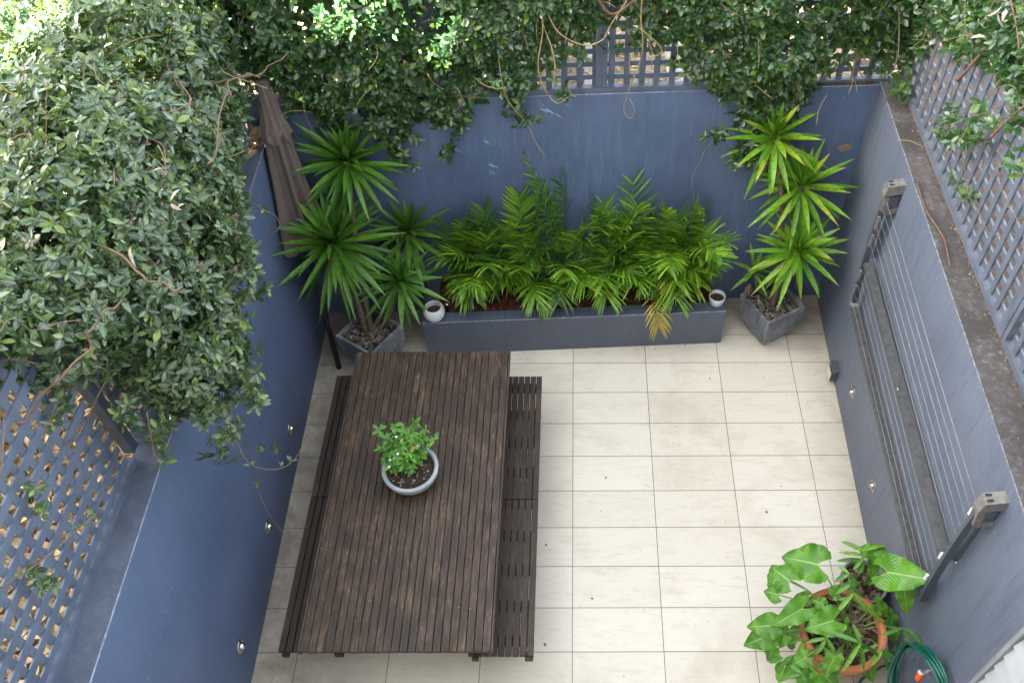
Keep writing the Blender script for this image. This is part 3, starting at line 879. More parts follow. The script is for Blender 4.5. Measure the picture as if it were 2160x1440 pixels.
clipL = lambda p: (p[:, 2] > 2.0 + 0.1 * rng.random(len(p))) & (p[:, 0] > -4.4) & ~((p[:, 0] < -3.45 + 0.1 * rng.normal(size=len(p))) & (p[:, 1] > 2.7))
lv = Leaves()
T, D = ellipsoid_tips(ELL_L, 330, 0.07, 0.0, clipL)
_k = clump(T, -0.85); T, D = T[_k], D[_k]
D = nrm(D + np.array([[0.05, -0.15, 0.35]]) + rng.normal(size=D.shape) * 0.35)
whorls(lv, T, D, 7, (0.028, 0.074), 0.24)
T2, D2 = ellipsoid_tips(ELL_L, 300, 0.03, 0.42, clipL)
whorls(lv, T2, nrm(D2 + rng.normal(size=D2.shape) * 0.6), 6, (0.038, 0.064), 0.24)
# fringe clusters hanging from the near end, over the lattice and the wall
fr_t = []
for p0, p1, n in [((-1.9333, 0.2449, 2.3500), (-1.9154, 0.0987, 2.2500), 16), ((-2.0667, 0.2294, 2.4500), (-2.0060, 0.1917, 2.3500), 12), ((-1.6831, 0.3688, 2.2500), (-1.6754, 0.1826, 2.0500), 14), ((-1.7160, 0.3537, 2.3500), (-1.7352, 0.2785, 2.3000), 12),
                  ((-1.5610, 0.5041, 2.3000), (-1.5496, 0.4322, 2.2000), 16), ((-2.2035, 0.0921, 2.7500), (-2.1892, 0.0390, 2.6500), 10), ((-2.2543, -0.2693, 2.6000), (-2.1253, -0.3251, 2.6000), 7), ((-2.2410, -0.4996, 2.4000), (-2.1226, -0.6037, 2.4000), 9),
                  ((-1.7429, 1.2870, 2.3000), (-1.6889, 1.0968, 2.2000), 18), ((-1.7755, 0.8226, 1.1000), (-1.7651, 0.3832, 2.0000), 3), ((-1.7261, 0.4604, 1.9500), (-1.8410, 0.3504, 1.8500), 9)]:
    a, b_ = np.array(p0), np.array(p1)
    t_ = rng.random(n)[:, None]
    fr_t.append(a + (b_ - a) * t_ + rng.normal(size=(n, 3)) * 0.03)
fr_t = np.concatenate(fr_t)
whorls(lv, fr_t, nrm(rng.normal(size=fr_t.shape) * 0.5 + np.array([[0.25, -0.35, 0.5]])), 6, (0.036, 0.060), 0.24)
for a, b_, n in [((-2.3819, 0.8948, 3.2000), (-2.1520, 0.7839, 3.2000), 5), ((-1.8155, 1.3031, 2.5000), (-1.6892, 0.9173, 2.4000), 7), ((-1.9391, 1.9452, 2.2000), (-1.7995, 1.9063, 2.1000), 3), ((-1.7028, 0.4265, 2.0000), (-1.7935, 0.4353, 1.2000), 3), ((-2.0313, -0.5967, 2.6000), (-1.9197, -0.3636, 2.5500), 4), ((-1.5854, 0.3547, 1.7000), (-1.5208, 0.4758, 1.6000), 2)]:
    a, b_ = np.array(a), np.array(b_)
    q = a + (b_ - a) * rng.random((n, 1))
    whorls(lv, q, nrm(rng.normal(size=q.shape) * 0.5 + np.array([[0.2, -0.3, 0.6]])), 3, (0.025, 0.05), 0.25)
lv.build('foliage', 'jasmine_l', vl)
for p, r in [(((-2.5626, 0.8853, 3.2500), (-2.2878, 0.7779, 3.3000), (-2.0667, 0.6712, 3.3000), (-1.8785, 0.5227, 3.2500), (-1.7569, 0.4481, 3.2000), (-1.6299, 0.4334, 3.1500)), 0.013),
             (((-2.1446, -0.1718, 3.0500), (-2.0198, -0.0904, 3.1500), (-1.8968, 0.0777, 3.2000), (-1.8361, 0.1587, 3.3000), (-1.7426, 0.2327, 3.3000)), 0.010),
             (((-1.7318, 1.2350, 3.1500), (-1.7942, 1.6884, 3.1500), (-1.7976, 1.9390, 3.1500), (-1.7730, 2.0821, 3.1000), (-1.7037, 2.1129, 3.1000)), 0.008),
             (((-2.0745, 2.1265, 3.0000), (-1.8591, 2.1609, 3.0500), (-1.7459, 2.2844, 3.0000), (-1.6568, 2.4911, 3.0000)), 0.009),
             (((-2.5153, 1.1574, 3.4000), (-2.3110, 1.1211, 3.4000), (-2.0908, 1.1535, 3.4000), (-1.9523, 1.2560, 3.3500), (-1.8209, 1.0452, 3.3000), (-1.9323, 1.0629, 3.3000)), 0.006),
             (((-1.9607, 1.4361, 3.3000), (-1.8692, 1.5893, 3.3000), (-2.3451, 2.3675, 3.1000)), 0.008)]:
    pj = [Vector(q) + Vector((random.uniform(-.02, .02), random.uniform(-.02, .02), -0.13 + random.uniform(-.03, .02))) for q in curve(p, 3)]
    mb = MB(); mb.tube(curve(pj, 5), r * 0.55, 7, 0.6, 0.14); mb.build('stem', 'stem_red', vl, True)
for i in range(118):
    c, r = ELL_L[random.randrange(len(ELL_L))]
    q = Vector((random.gauss(0, 1), random.gauss(0, 1), abs(random.gauss(0, 1)))).normalized()
    p = Vector((c[0] + q.x * r[0] * 1.04, c[1] + q.y * r[1] * 1.04, c[2] + q.z * r[2] * 1.04))
    if p.z < 2.3: continue
    tdir = q.cross(Vector((random.gauss(0, 1), random.gauss(0, 1), random.gauss(0, 1)))).normalized()
    mb = MB(); tw = twine(mb, p, tdir + q * 0.15, random.uniform(0.35, 1.1), random.uniform(0.002, 0.0042), 0.03, 0.42, 0.04)
    if not (0.2 < tw[-1].y < 1.1 and tw[-1].z > 3.35) and max(w_.x for w_ in tw) < -1.72 and min(w_.z for w_ in tw) > 2.0: mb.build('twig', 'stem' if i % 3 else 'stem_pale', vl, True)
for p in [((-1.6655, 0.3614, 2.3000), (-1.7028, 0.4265, 2.0000), (-1.7640, 0.5075, 1.6000), (-1.7935, 0.4353, 1.2000), (-1.7345, 0.3765, 0.9000)),
          ((-1.6941, 0.3819, 2.1500), (-1.6511, 0.2896, 1.9000), (-1.5854, 0.3547, 1.7000), (-1.5208, 0.4758, 1.6000), (-1.5173, 0.7138, 1.5000)),
          ((-1.6371, 0.6040, 2.4000), (-1.6892, 0.9173, 2.4000), (-1.8297, 1.1611, 2.5000), (-1.8155, 1.3031, 2.5000)),
          ((-2.0486, 2.2250, 2.3000), (-1.9391, 1.9452, 2.2000), (-1.7995, 1.9063, 2.1000), (-1.7483, 1.8011, 2.1000), (-1.7966, 1.7603, 2.1000), (-1.8436, 1.8434, 2.1000)),
          ((-1.7783, 0.0269, 2.7000), (-1.8606, 0.0290, 2.4000), (-1.9087, 0.0518, 2.2000)),
          ((-2.1497, -0.7131, 2.6000), (-2.0313, -0.5967, 2.6000), (-1.9454, -0.4751, 2.6000), (-1.9197, -0.3636, 2.5500)),
          ((-2.1207, -0.4144, 2.9000), (-2.1248, -0.2464, 3.0000), (-2.1848, -0.1359, 3.0000))]:
    mb = MB(); mb.tube(curve(p, 8), 0.0035, 5, 0.6); mb.build('tendril', 'stem', vl, True)
lvd = Leaves()
dp = np.array([(-1.7044, 0.7580, 3.3000), (-1.6480, 0.6680, 3.3000), (-1.6336, 0.7575, 3.3000), (-2.2494, 1.4578, 3.3000), (-2.1758, 1.3090, 3.3000), (-1.7307, 0.8821, 3.3000), (-1.7363, 0.4152, 3.3000), (-1.5882, 0.6675, 3.3000)])
lvd.add(dp, rng.normal(size=dp.shape) + np.array([[0.3, -0.8, 0]]), rng.normal(size=dp.shape) * 0.3 + np.array([[0, 0, 1]]), rng.uniform(0.045, 0.075, len(dp)), 0.009, OVAL, 0.5, 0.7)
lvd.build('withered_leaves', 'dead_pale', vl)
lvd = Leaves()
T, D = ellipsoid_tips(ELL_L, 60, 0.05, 0.0, clipL)
_k = clump(T, 0.9, 6.0); T, D = T[_k], D[_k]
whorls(lvd, T, nrm(D + rng.normal(size=D.shape) * 0.8), 3, (0.025, 0.055), 0.2, (0.6, 1.6), (0.0, 0.8))
lvd.build('brown_leaves', 'bark', vl)

# ---- back vine: grows on the fence, lower fringe given by (x, z)
LOW_B = [(-2.25, 2.35), (-2.0, 2.33), (-1.92, 2.14), (-1.67, 1.86), (-1.285, 1.77), (-1.0, 1.88), (-0.85, 1.80), (-0.69, 2.02), (-0.49, 2.12), (-0.30, 2.02), (-0.20, 2.26), (0.0, 2.40), (0.15, 2.45),
         (0.43, 2.45), (0.74, 2.33), (0.89, 2.18), (1.03, 2.06), (1.19, 1.86), (1.36, 1.72), (1.62, 1.88), (1.70, 2.18), (1.91, 2.22), (2.12, 2.27), (2.3, 2.15)]
LX, LZ = np.array([a for a, _ in LOW_B]), np.array([b for _, b in LOW_B])
vb = thing('climbing_vine', (0, 3.3, gz), 'glossy leaved vine trailing over the top of the back wall', 'vine', 'climbing vines on the fences')
lv = Leaves()
def back_tips(n, layer):
    x = rng.uniform(-2.3, 2.35, n); z = rng.uniform(1.6, 3.15, n)
    lo = np.interp(x, LX, LZ)
    h = z - lo
    win = np.exp(-((x - 0.28) / 0.50) ** 2) * np.exp(-((z - 2.42) / 0.34) ** 2)      # lattice shows through here
    win2 = np.exp(-((x - 1.75) / 0.4) ** 2) * np.exp(-((z - 2.38) / 0.13) ** 2)
    win3 = np.exp(-((x + 1.0) / 0.6) ** 2) * np.exp(-((z - 2.38) / 0.12) ** 2)
    prob = np.clip(h / 0.30, 0.12, 1) * (h > 0) * (1 - 0.88 * win) * (1 - 0.6 * win2) * (1 - 0.45 * win3)
    lump = 0.5 + 0.5 * np.sin(x * 7.3 + 1.3 * np.sin(z * 6)) * np.sin(z * 8.1 + x * 2.2)
    prob *= 0.45 + 0.55 * lump
    keep = rng.random(n) < prob
    x, z, h, lump = x[keep], z[keep], h[keep], lump[keep]
    bulge = np.clip(h * 0.28, 0.02, 0.24) * (0.55 + 0.6 * lump)
    y = yback(x) - bulge * (1 if layer == 0 else rng.uniform(0.0, 0.8, len(x))) + rng.normal(size=len(x)) * 0.015 - 0.015
    over = z > ZB + 0.1
    y = np.where(over & (layer == 1), y + 0.03, y)
    return np.stack([x, y, z], 1)
T = back_tips(6600, 0)
T = T[clump(T, -1.15, 10.0)]
whorls(lv, T, nrm(np.array([[0, -0.75, 0.75]]) + rng.normal(size=T.shape) * 0.35), 7, (0.034, 0.078), 0.25)
T = back_tips(3600, 1)
whorls(lv, T, nrm(np.array([[0, -0.6, 0.7]]) + rng.normal(size=T.shape) * 0.6), 6, (0.05, 0.075), 0.24)
# top and outside of the hedge
n = 2200
x = rng.uniform(-2.4, 2.4, n)
a = rng.uniform(0.2, 2.6, n)
T = np.stack([x, yback(x) + 0.08 - np.cos(a) * 0.28 + rng.normal(size=n) * 0.03, 3.05 + np.sin(a) * 0.24 + rng.normal(size=n) * 0.03], 1)
whorls(lv, T, nrm(np.array([[0, -0.3, 0.9]]) + rng.normal(size=T.shape) * 0.4), 6, (0.05, 0.08), 0.23)
for p0, n in [((-0.8743, 2.9300, 1.7760), 5), ((-0.3339, 2.9200, 2.0954), 8), ((-0.0719, 2.9200, 2.2459), 6), ((1.3122, 2.9500, 1.6943), 16), ((1.4770, 2.9500, 1.5184), 12), ((1.0492, 2.9500, 1.9046), 8), ((-1.1744, 2.9000, 1.6657), 5), ((1.2101, 2.9500, 1.6949), 9), ((-1.2625, 2.9000, 1.7519), 10)]:
    q = np.array(p0) + rng.normal(size=(n, 3)) * np.array([[0.05, 0.02, 0.05]])
    whorls(lv, q, nrm(np.array([[0, -0.7, 0.6]]) + rng.normal(size=q.shape) * 0.5), 6, (0.045, 0.07), 0.25)
lv.build('foliage', 'jasmine', vb)
mb = MB()
mb.tube(curve(((-1.2746, 2.8500, 3.1541), (-1.3302, 2.8500, 2.8507), (-1.3702, 2.8600, 2.6152), (-1.3422, 2.8800, 2.4636), (-1.3501, 2.9000, 2.3241)), 8), 0.020, 7, 0.9, 0.06)
for p in [((2.0060, 3.0000, 3.0521), (1.9978, 3.0000, 2.8678), (2.0875, 3.0200, 2.6606)), ((0.1437, 2.8500, 3.0262), (0.2605, 2.8500, 2.8715), (0.4009, 2.8500, 2.9637))]:
    mb.build('stem', 'stem_red', vb, True); mb = MB(); mb.tube(curve(p, 8), 0.010, 6, 0.7, 0.05)
mb.build('stem', 'stem_red', vb, True)
for p, r in [(((-0.1742, 2.8500, 2.9981), (-0.1617, 2.8400, 2.7848), (-0.2016, 2.8400, 2.5173), (-0.1621, 2.8400, 2.3393), (-0.0866, 2.8300, 2.2426), (-0.0134, 2.8200, 2.2974)), 0.005),
          (((-0.1424, 2.8300, 2.9172), (-0.0598, 2.8300, 2.7578), (0.0867, 2.8200, 2.6809), (0.2045, 2.8200, 2.7132), (0.2612, 2.8300, 2.8200), (0.3699, 2.8300, 3.0056)), 0.005),
          (((0.4414, 2.8400, 2.9995), (0.4405, 2.8400, 2.8446), (0.4603, 2.8400, 2.6825), (0.4506, 2.8600, 2.5344), (0.3984, 2.8800, 2.3442), (0.3781, 2.9000, 2.2383), (0.3630, 2.9000, 2.1246), (0.4103, 2.9000, 2.0661), (0.4328, 2.9000, 2.1433), (0.3975, 2.9000, 2.2269)), 0.004),
          (((-0.4454, 2.8500, 2.7154), (-0.4490, 2.8600, 2.4708), (-0.4195, 2.8800, 2.2391), (-0.3041, 2.9000, 2.0316), (-0.2457, 2.9000, 1.8702), (-0.1836, 2.9000, 1.7446)), 0.004),
          (((1.2635, 2.9000, 2.9603), (1.3720, 2.9000, 2.8347), (1.5014, 2.9000, 2.7697), (1.5864, 2.9000, 2.7852)), 0.005),
          (((0.4371, 2.8300, 2.7868), (0.5453, 2.8300, 2.6881), (0.5794, 2.8300, 2.6211), (0.5085, 2.8400, 2.5642)), 0.004),
          (((1.0207, 2.9500, 1.8639), (0.9590, 3.0000, 1.6994), (0.9519, 3.0200, 1.6187), (0.9091, 3.0500, 1.4384), (0.9149, 3.0500, 1.2998)), 0.0028),
          (((1.7076, 2.9500, 1.9606), (1.7026, 2.9600, 2.0912), (1.7336, 2.9600, 2.2056)), 0.003)]:
    mb = MB(); mb.tube(curve(p, 8), r, 5, 0.7); mb.build('tendril', 'stem_pale', vb, True)
for i in range(70):
    x = random.uniform(-2.2, 2.2)
    z = random.uniform(max(float(np.interp(x, LX, LZ)) + 0.1, 2.1), 3.0)
    mb = MB(); twine(mb, (x, yback(x) - random.uniform(0.05, 0.2), z), (random.gauss(0, 1), random.gauss(0, 0.15), random.gauss(-0.3, 1)), random.uniform(0.15, 0.5), random.uniform(0.002, 0.0045), 0.03, 0.45, 0.05)
    mb.build('twig', 'stem' if i % 2 else 'stem_pale', vb, True)

# ---- right vine
vr = thing('climbing_vine', (2.3, 2.2, ZR), 'vine with sprawling sprays hung over the top of the right lattice', 'vine', 'climbing vines on the fences')
LOW_R = [(3.2, 2.25), (3.0, 2.38), (2.75, 2.58), (2.5, 2.72), (2.3, 2.80), (2.1, 2.88), (1.95, 2.92), (1.8, 2.95), (1.65, 2.98), (1.5, 3.02), (1.4, 3.1), (1.25, 3.25), (1.0, 3.4), (0.6, 3.6)]
RY, RZ = np.array([a for a, _ in LOW_R])[::-1], np.array([b for _, b in LOW_R])[::-1]
lv = Leaves()
def right_tips(n, layer):
    y = rng.uniform(0.5, 3.15, n); z = rng.uniform(2.25, 3.75, n)
    h = z - np.interp(y, RY, RZ) - 0.08
    lump = 0.5 + 0.5 * np.sin(y * 7.1 + 1.7 * np.sin(z * 5)) * np.sin(z * 7.4 + y * 3.1)
    prob = np.clip(h / 0.3, 0, 1) * (0.4 + 0.6 * lump)
    k = rng.random(n) < prob
    y, z, h, lump = y[k], z[k], h[k], lump[k]
    x = FR - 0.04 - np.clip(h * 0.3, 0.01, 0.17) * (0.6 + 0.6 * lump) * (1 if layer == 0 else rng.random(len(y))) + rng.normal(size=len(y)) * 0.015
    return np.stack([x, y, z], 1)
T = right_tips(3300, 0)
whorls(lv, T, nrm(np.array([[-0.6, -0.3, 0.75]]) + rng.normal(size=T.shape) * 0.35), 7, (0.042, 0.070), 0.25)
T = right_tips(2300, 1)
whorls(lv, T, nrm(np.array([[-0.5, -0.3, 0.7]]) + rng.normal(size=T.shape) * 0.6), 6, (0.05, 0.078), 0.24)
for p0, n in [((2.2000, 1.6748, 2.4805), 4), ((2.1600, 1.9021, 2.6314), 6), ((2.1600, 1.7491, 2.7822), 9), ((2.1600, 1.6646, 2.9678), 8), ((2.1800, 2.0870, 2.6388), 7), ((2.1000, 1.1161, 3.1219), 4), ((2.2000, 2.9150, 2.2712), 12), ((2.1000, 1.3130, 3.2281), 8)]:
    q = np.array(p0) + rng.normal(size=(n, 3)) * np.array([[0.02, 0.045, 0.045]])
    whorls(lv, q, nrm(np.array([[-0.6, -0.3, 0.7]]) + rng.normal(size=q.shape) * 0.5), 6, (0.045, 0.075), 0.25)
lv.build('foliage', 'jasmine', vr)
for p, r in [(((2.2000, 2.1935, 2.8349), (2.2000, 2.0737, 3.0496), (2.2000, 1.9834, 3.2602), (2.2000, 1.9366, 3.4191)), 0.011), (((2.1000, 1.4409, 3.0202), (2.1000, 1.3729, 3.1565), (2.1000, 1.2807, 3.3176)), 0.008), (((2.1000, 1.7967, 3.5737), (2.1000, 1.6147, 3.5108), (2.1000, 1.5106, 3.4528)), 0.005)]:
    mb = MB(); mb.tube(curve(p, 8), r, 6, 0.7, 0.05); mb.build('stem', 'stem_red', vr, True)
for p in [((2.2400, 2.0148, 2.2972), (2.2400, 1.8878, 2.3681), (2.2400, 1.5271, 2.4723), (2.2500, 1.3398, 2.4721), (2.2500, 1.1480, 2.6213)), ((2.2000, 1.4812, 2.8385), (2.2200, 1.2863, 2.7537), (2.2400, 1.1160, 2.7492)), ((2.2000, 1.8367, 2.6166), (2.2000, 1.6380, 2.5294), (2.2200, 1.5574, 2.4799))]:
    mb = MB(); mb.tube(curve(p, 8), 0.0032, 5, 0.7); mb.build('tendril', 'stem', vr, True)
for i in range(26):
    y = random.uniform(1.4, 3.0)
    mb = MB(); twine(mb, (2.16, y, random.uniform(2.7, 3.4)), (random.gauss(0, 0.2), random.gauss(0, 1), random.gauss(0, 1)), random.uniform(0.2, 0.5), 0.003, 0.03, 0.45, 0.05)
    mb.build('twig', 'stem', vr, True)
lvd = Leaves()
n = 14
q = np.array((2.0500, 1.7438, 3.5440)) + rng.normal(size=(n, 3)) * 0.05
lvd.add(q, rng.normal(size=q.shape) + np.array([[0, -0.3, -0.8]]), rng.normal(size=q.shape) + np.array([[-0.5, 0, 0.6]]), rng.uniform(0.05, 0.09, n), 0.012, OVAL, 0.5, 0.5)
lvd.build('withered_leaves', 'dead_pale', vr)

# shrub added behind the back fence to shade the ground there
sb = thing('added_shade_shrub', (-1.3, 4.2, gz), 'leafy shrub added behind the back fence to shade the ground', 'shrub')
mb = MB()
for k in range(5):
    mb.tube(curve([(-1.3 + 0.05 * k, 4.1 + 0.1 * k, gz), (-1.3 + random.uniform(-.2, .2), 3.9 + 0.2 * k, 2.4), (-1.3 + random.uniform(-.3, .3), 3.8 + 0.25 * k, 3.2)]), 0.025, 6, 0.5, 0.1)
mb.build('trunk', 'trunk', sb, True)
lv = Leaves()
T, D = ellipsoid_tips([((-1.4, 3.9, 2.9), (0.5, 0.55, 1.15)), ((-1.5, 4.9, 2.9), (0.6, 0.7, 1.2)), ((-0.75, 3.85, 2.5), (0.4, 0.5, 0.8)), ((-0.8, 4.6, 2.5), (0.5, 0.6, 0.85))], 170, 0.06, 0.35)
whorls(lv, T, D, 6, (0.05, 0.09), 0.25)
lv.build('foliage', 'jasmine', sb)

# leaf litter outside
lv = Leaves()
def scatter(n, x0, x1, y0, y1, z, L=(0.04, 0.10), ratio=0.22):
    P = np.stack([rng.uniform(x0, x1, n), rng.uniform(y0, y1, n), z + rng.random(n) * 0.04], 1)
    A = rng.normal(size=(n, 3)) * np.array([[1, 1, 0.25]])
    Nn = rng.normal(size=(n, 3)) * 0.35 + np.array([[0, 0, 1]])
    Lk = rng.uniform(*L, n)
    lv.add(P, A, Nn, Lk, Lk * ratio * rng.uniform(0.5, 1.2, n), OVAL, 0.3, rng.uniform(-0.1, 0.4, n))
scatter(5200, -4.0, -2.26, -1.6, 1.2, gz + 0.004)
scatter(1500, -2.3, 2.6, 3.25, 4.6, gz + 0.004)
tag(lv.build('leaf_litter', 'dead'), 'dry tan leaves lying on the ground outside the fences', 'leaf litter', None, 'stuff')
lv = Leaves()
n = 150
c = (-2.2092, 2.8992, 1.9250)
P = np.array(c) + rng.normal(size=(n, 3)) * np.array([[0.035, 0.10, 0.0]]) + np.array([[0, 0, 0.004]]) + rng.random((n, 1)) * np.array([[0, 0, 0.05]])
P[:, 0] = np.clip(P[:, 0], -2.19, -2.09); P[:, 1] = np.clip(P[:, 1], 2.5, 2.92)
Lk = rng.uniform(0.03, 0.07, n)
lv.add(P, rng.normal(size=(n, 3)) * np.array([[0.6, 1, 0.2]]), rng.normal(size=(n, 3)) * 0.4 + np.array([[0, 0, 1]]), Lk, Lk * 0.25, OVAL, 0.3, 0.3)
tag(lv.build('leaf_pile', 'dead'), 'heap of dry leaves on the left wall top beside the folded umbrella', 'leaf litter', None, 'stuff')
# crumbs on the coping and at the foot of the right fence
lv = Leaves()
n = 420
y = rng.uniform(-0.2, 3.05, n)
P = np.stack([np.where(rng.random(n) < 0.75, 2.258 - np.abs(rng.normal(size=n)) * 0.008, rng.uniform(2.12, 2.25, n)), y, np.full(n, ZR + 0.003)], 1)
Lk = rng.uniform(0.006, 0.024, n)
lv.add(P, rng.normal(size=(n, 3)) * np.array([[0.4, 1, 0.15]]), rng.normal(size=(n, 3)) * 0.4 + np.array([[0, 0, 1]]), Lk, Lk * 0.3, OVAL, 0.3, 0.3)
n = 330
x = np.concatenate([rng.uniform(-2.05, -1.6, 60), rng.uniform(-0.2, 2.05, 150), 2.08 - np.abs(rng.normal(size=60)) * 0.03, rng.uniform(-1.2, 1.3, 60)])
y = np.concatenate([rng.uniform(0.6, 2.4, 60), rng.uniform(-0.6, 2.55, 150), rng.uniform(0.6, 3.0, 60), np.zeros(60)])
y[-60:] = 2.49 + 0.048 * (x[-60:] + 1.2) - np.abs(rng.normal(size=60)) * 0.02
k_ = (x < -1.25) & (y > 2.2); y[k_] -= 0.4
P = np.stack([x, y, np.full(n, 0.003)], 1)
Lk = rng.uniform(0.003, 0.011, n) * (1 + (rng.random(n) < 0.08) * 2.0)
lv.add(P, rng.normal(size=(n, 3)) * np.array([[1, 1, 0.1]]), rng.normal(size=(n, 3)) * 0.2 + np.array([[0, 0, 1]]), Lk, Lk * 0.28, OVAL, 0.3, 0.2)
tag(lv.build('leaf_crumbs', 'bark'), 'dark crumbs of dry leaf scattered on tiles and wall top', 'leaf litter', None, 'stuff')

# ================================================================= PLANTER
tp = 0.4
PFL, PFR = (-1.203, 2.495), (1.237, 2.612)
def pf(x, off=0):   # front face y at x
    return PFL[1] + (PFR[1] - PFL[1]) * (x - PFL[0]) / (PFR[0] - PFL[0]) + off
pl = thing('planter_box', (0.02, 2.8, 0), 'long blue grey rendered planter box against the back wall, full of palms', 'planter')
th = 0.105
mb = MB()
mb.prism([PFL, PFR, (PFR[0], yback(PFR[0]) - 0.002), (PFR[0] - th, yback(PFR[0] - th) - 0.002), (PFR[0] - th, pf(PFR[0] - th, th)), (PFL[0] + th, pf(PFL[0] + th, th)), (PFL[0] + th, yback(PFL[0] + th) - 0.002), (PFL[0], yback(PFL[0]) - 0.002)], 0, tp)
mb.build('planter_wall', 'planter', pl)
mb = MB()
k = 70
for i in range(k):
    xa, xb = PFL[0] + (PFR[0] - PFL[0]) * i / k, PFL[0] + (PFR[0] - PFL[0]) * (i + 1) / k
    r = random.uniform(0.003, 0.0055)
    mb.hexa([(xa, pf(xa) - 0.0015, tp - r), (xb, pf(xb) - 0.0015, tp - r), (xb, pf(xb) + r, tp - r), (xa, pf(xa) + r, tp - r),
             (xa, pf(xa) - 0.0015, tp + 0.0015), (xb, pf(xb) - 0.0015, tp + 0.0015), (xb, pf(xb) + r, tp + 0.0015), (xa, pf(xa) + r, tp + 0.0015)])
mb.build('worn_edge_highlight', 'edge', pl)  # pale strip: wear and painted edge highlight together
mb = MB(); mb.prism([(PFL[0] + th - 0.01, pf(-1.1, th - 0.01)), (PFR[0] - th + 0.01, pf(1.13, th - 0.01)), (PFR[0] - th + 0.01, yback(1.13) - 0.004), (PFL[0] + th - 0.01, yback(-1.1) - 0.004)], 0.1, tp - 0.03)
mb.build('mulch', 'mulch', pl)
lv = Leaves()
n = 1500
x = rng.uniform(-1.09, 1.12, n); y = pf(x, th) + rng.random(n) ** 1.5 * 0.4
P = np.stack([x, np.minimum(y, 3.0), tp - 0.028 + rng.random(n) * 0.012], 1)
Lk = rng.uniform(0.012, 0.04, n)
lv.add(P, rng.normal(size=(n, 3)) * np.array([[1, 1, 0.2]]), rng.normal(size=(n, 3)) * 0.4 + np.array([[0, 0, 1]]), Lk, Lk * 0.2, OVAL, 0.3, 0.2)
tag(lv.build('mulch_chips', 'chip_red', pl), None, None, None, 'stuff')

# palms
def frond(parent, base, az, elev, L, mat, npair=19, leafL=0.20, droop=1.0, twist=0.0, w=0.0078):
    d = Vector((math.cos(az) * math.cos(elev), math.sin(az) * math.cos(elev), math.sin(elev)))
    pts = []
    p = Vector(base)
    n = 16
    for i in range(n + 1):
        pts.append(p.copy())
        d = (d + Vector((0, 0, -0.085 * droop * (0.4 + 1.3 * i / n)))).normalized()
        p = p + d * (L / n)
    lv_ = Leaves()
    side0 = Vector((-math.sin(az), math.cos(az), 0))
    P, A, Nn, LL, cu = [], [], [], [], []
    pet = 0.30
    for k in range(npair):
        t = pet + (1 - pet) * (k + 0.5) / npair
        i = min(n - 1, int(t * n)); fr_ = t * n - i
        q = pts[i].lerp(pts[i + 1], fr_)
        dd = (pts[i + 1] - pts[i]).normalized()
        sd = (side0 + Vector((0, 0, twist))).normalized()
        up = sd.cross(dd) * -1
        if up.z < 0: up = -up
        s01 = (k + 0.5) / npair
        ll = leafL * (0.55 + 0.75 * math.sin(math.pi * (0.15 + 0.72 * s01))) * random.uniform(0.9, 1.1) * 0.85
        ang = RAD(62 - 34 * s01)
        for sg in (-1, 1):
            if random.random() < 0.03: continue
            a = dd * math.cos(ang) + sd * sg * math.sin(ang) + up * random.uniform(0.1, 0.4) + Vector((random.uniform(-.08, .08), random.uniform(-.08, .08), 0))
            P.append(q); A.append(a); Nn.append(up + sd * (-sg) * 0.25); LL.append(ll); cu.append(random.uniform(0.12, 0.42) * droop)
    lv_.add(np.array(P), np.array(A), np.array(Nn), np.array(LL), w * random.uniform(0.85, 1.15), LANCE, 0.35, 0.03, np.array(cu))
    # rachis as a strip of narrow leaves would be flat, so sweep a thin 3-sided tube
    V, F = [], []
    for i, q in enumerate(pts):
        dd = (pts[min(i + 1, n)] - pts[max(i - 1, 0)]).normalized()
        u = dd.cross(Vector((0, 0, 1))).normalized(); v_ = u.cross(dd)
        r = 0.0042 * (1 - 0.75 * i / n)
        for kk in range(4):
            aa = kk * math.pi / 2
            V.append(q + (u * math.cos(aa) + v_ * math.sin(aa)) * r)
    for i in range(n):
        for kk in range(4):
            a = i * 4 + kk; b_ = i * 4 + (kk + 1) % 4
            F.append((a, b_, b_ + 4, a + 4))
    lv_.parts.append((np.array([tuple(q) for q in V]), 1, len(V), F, [(0.3, 0.5)] * len(V)))
    return lv_.build('frond', mat, parent)

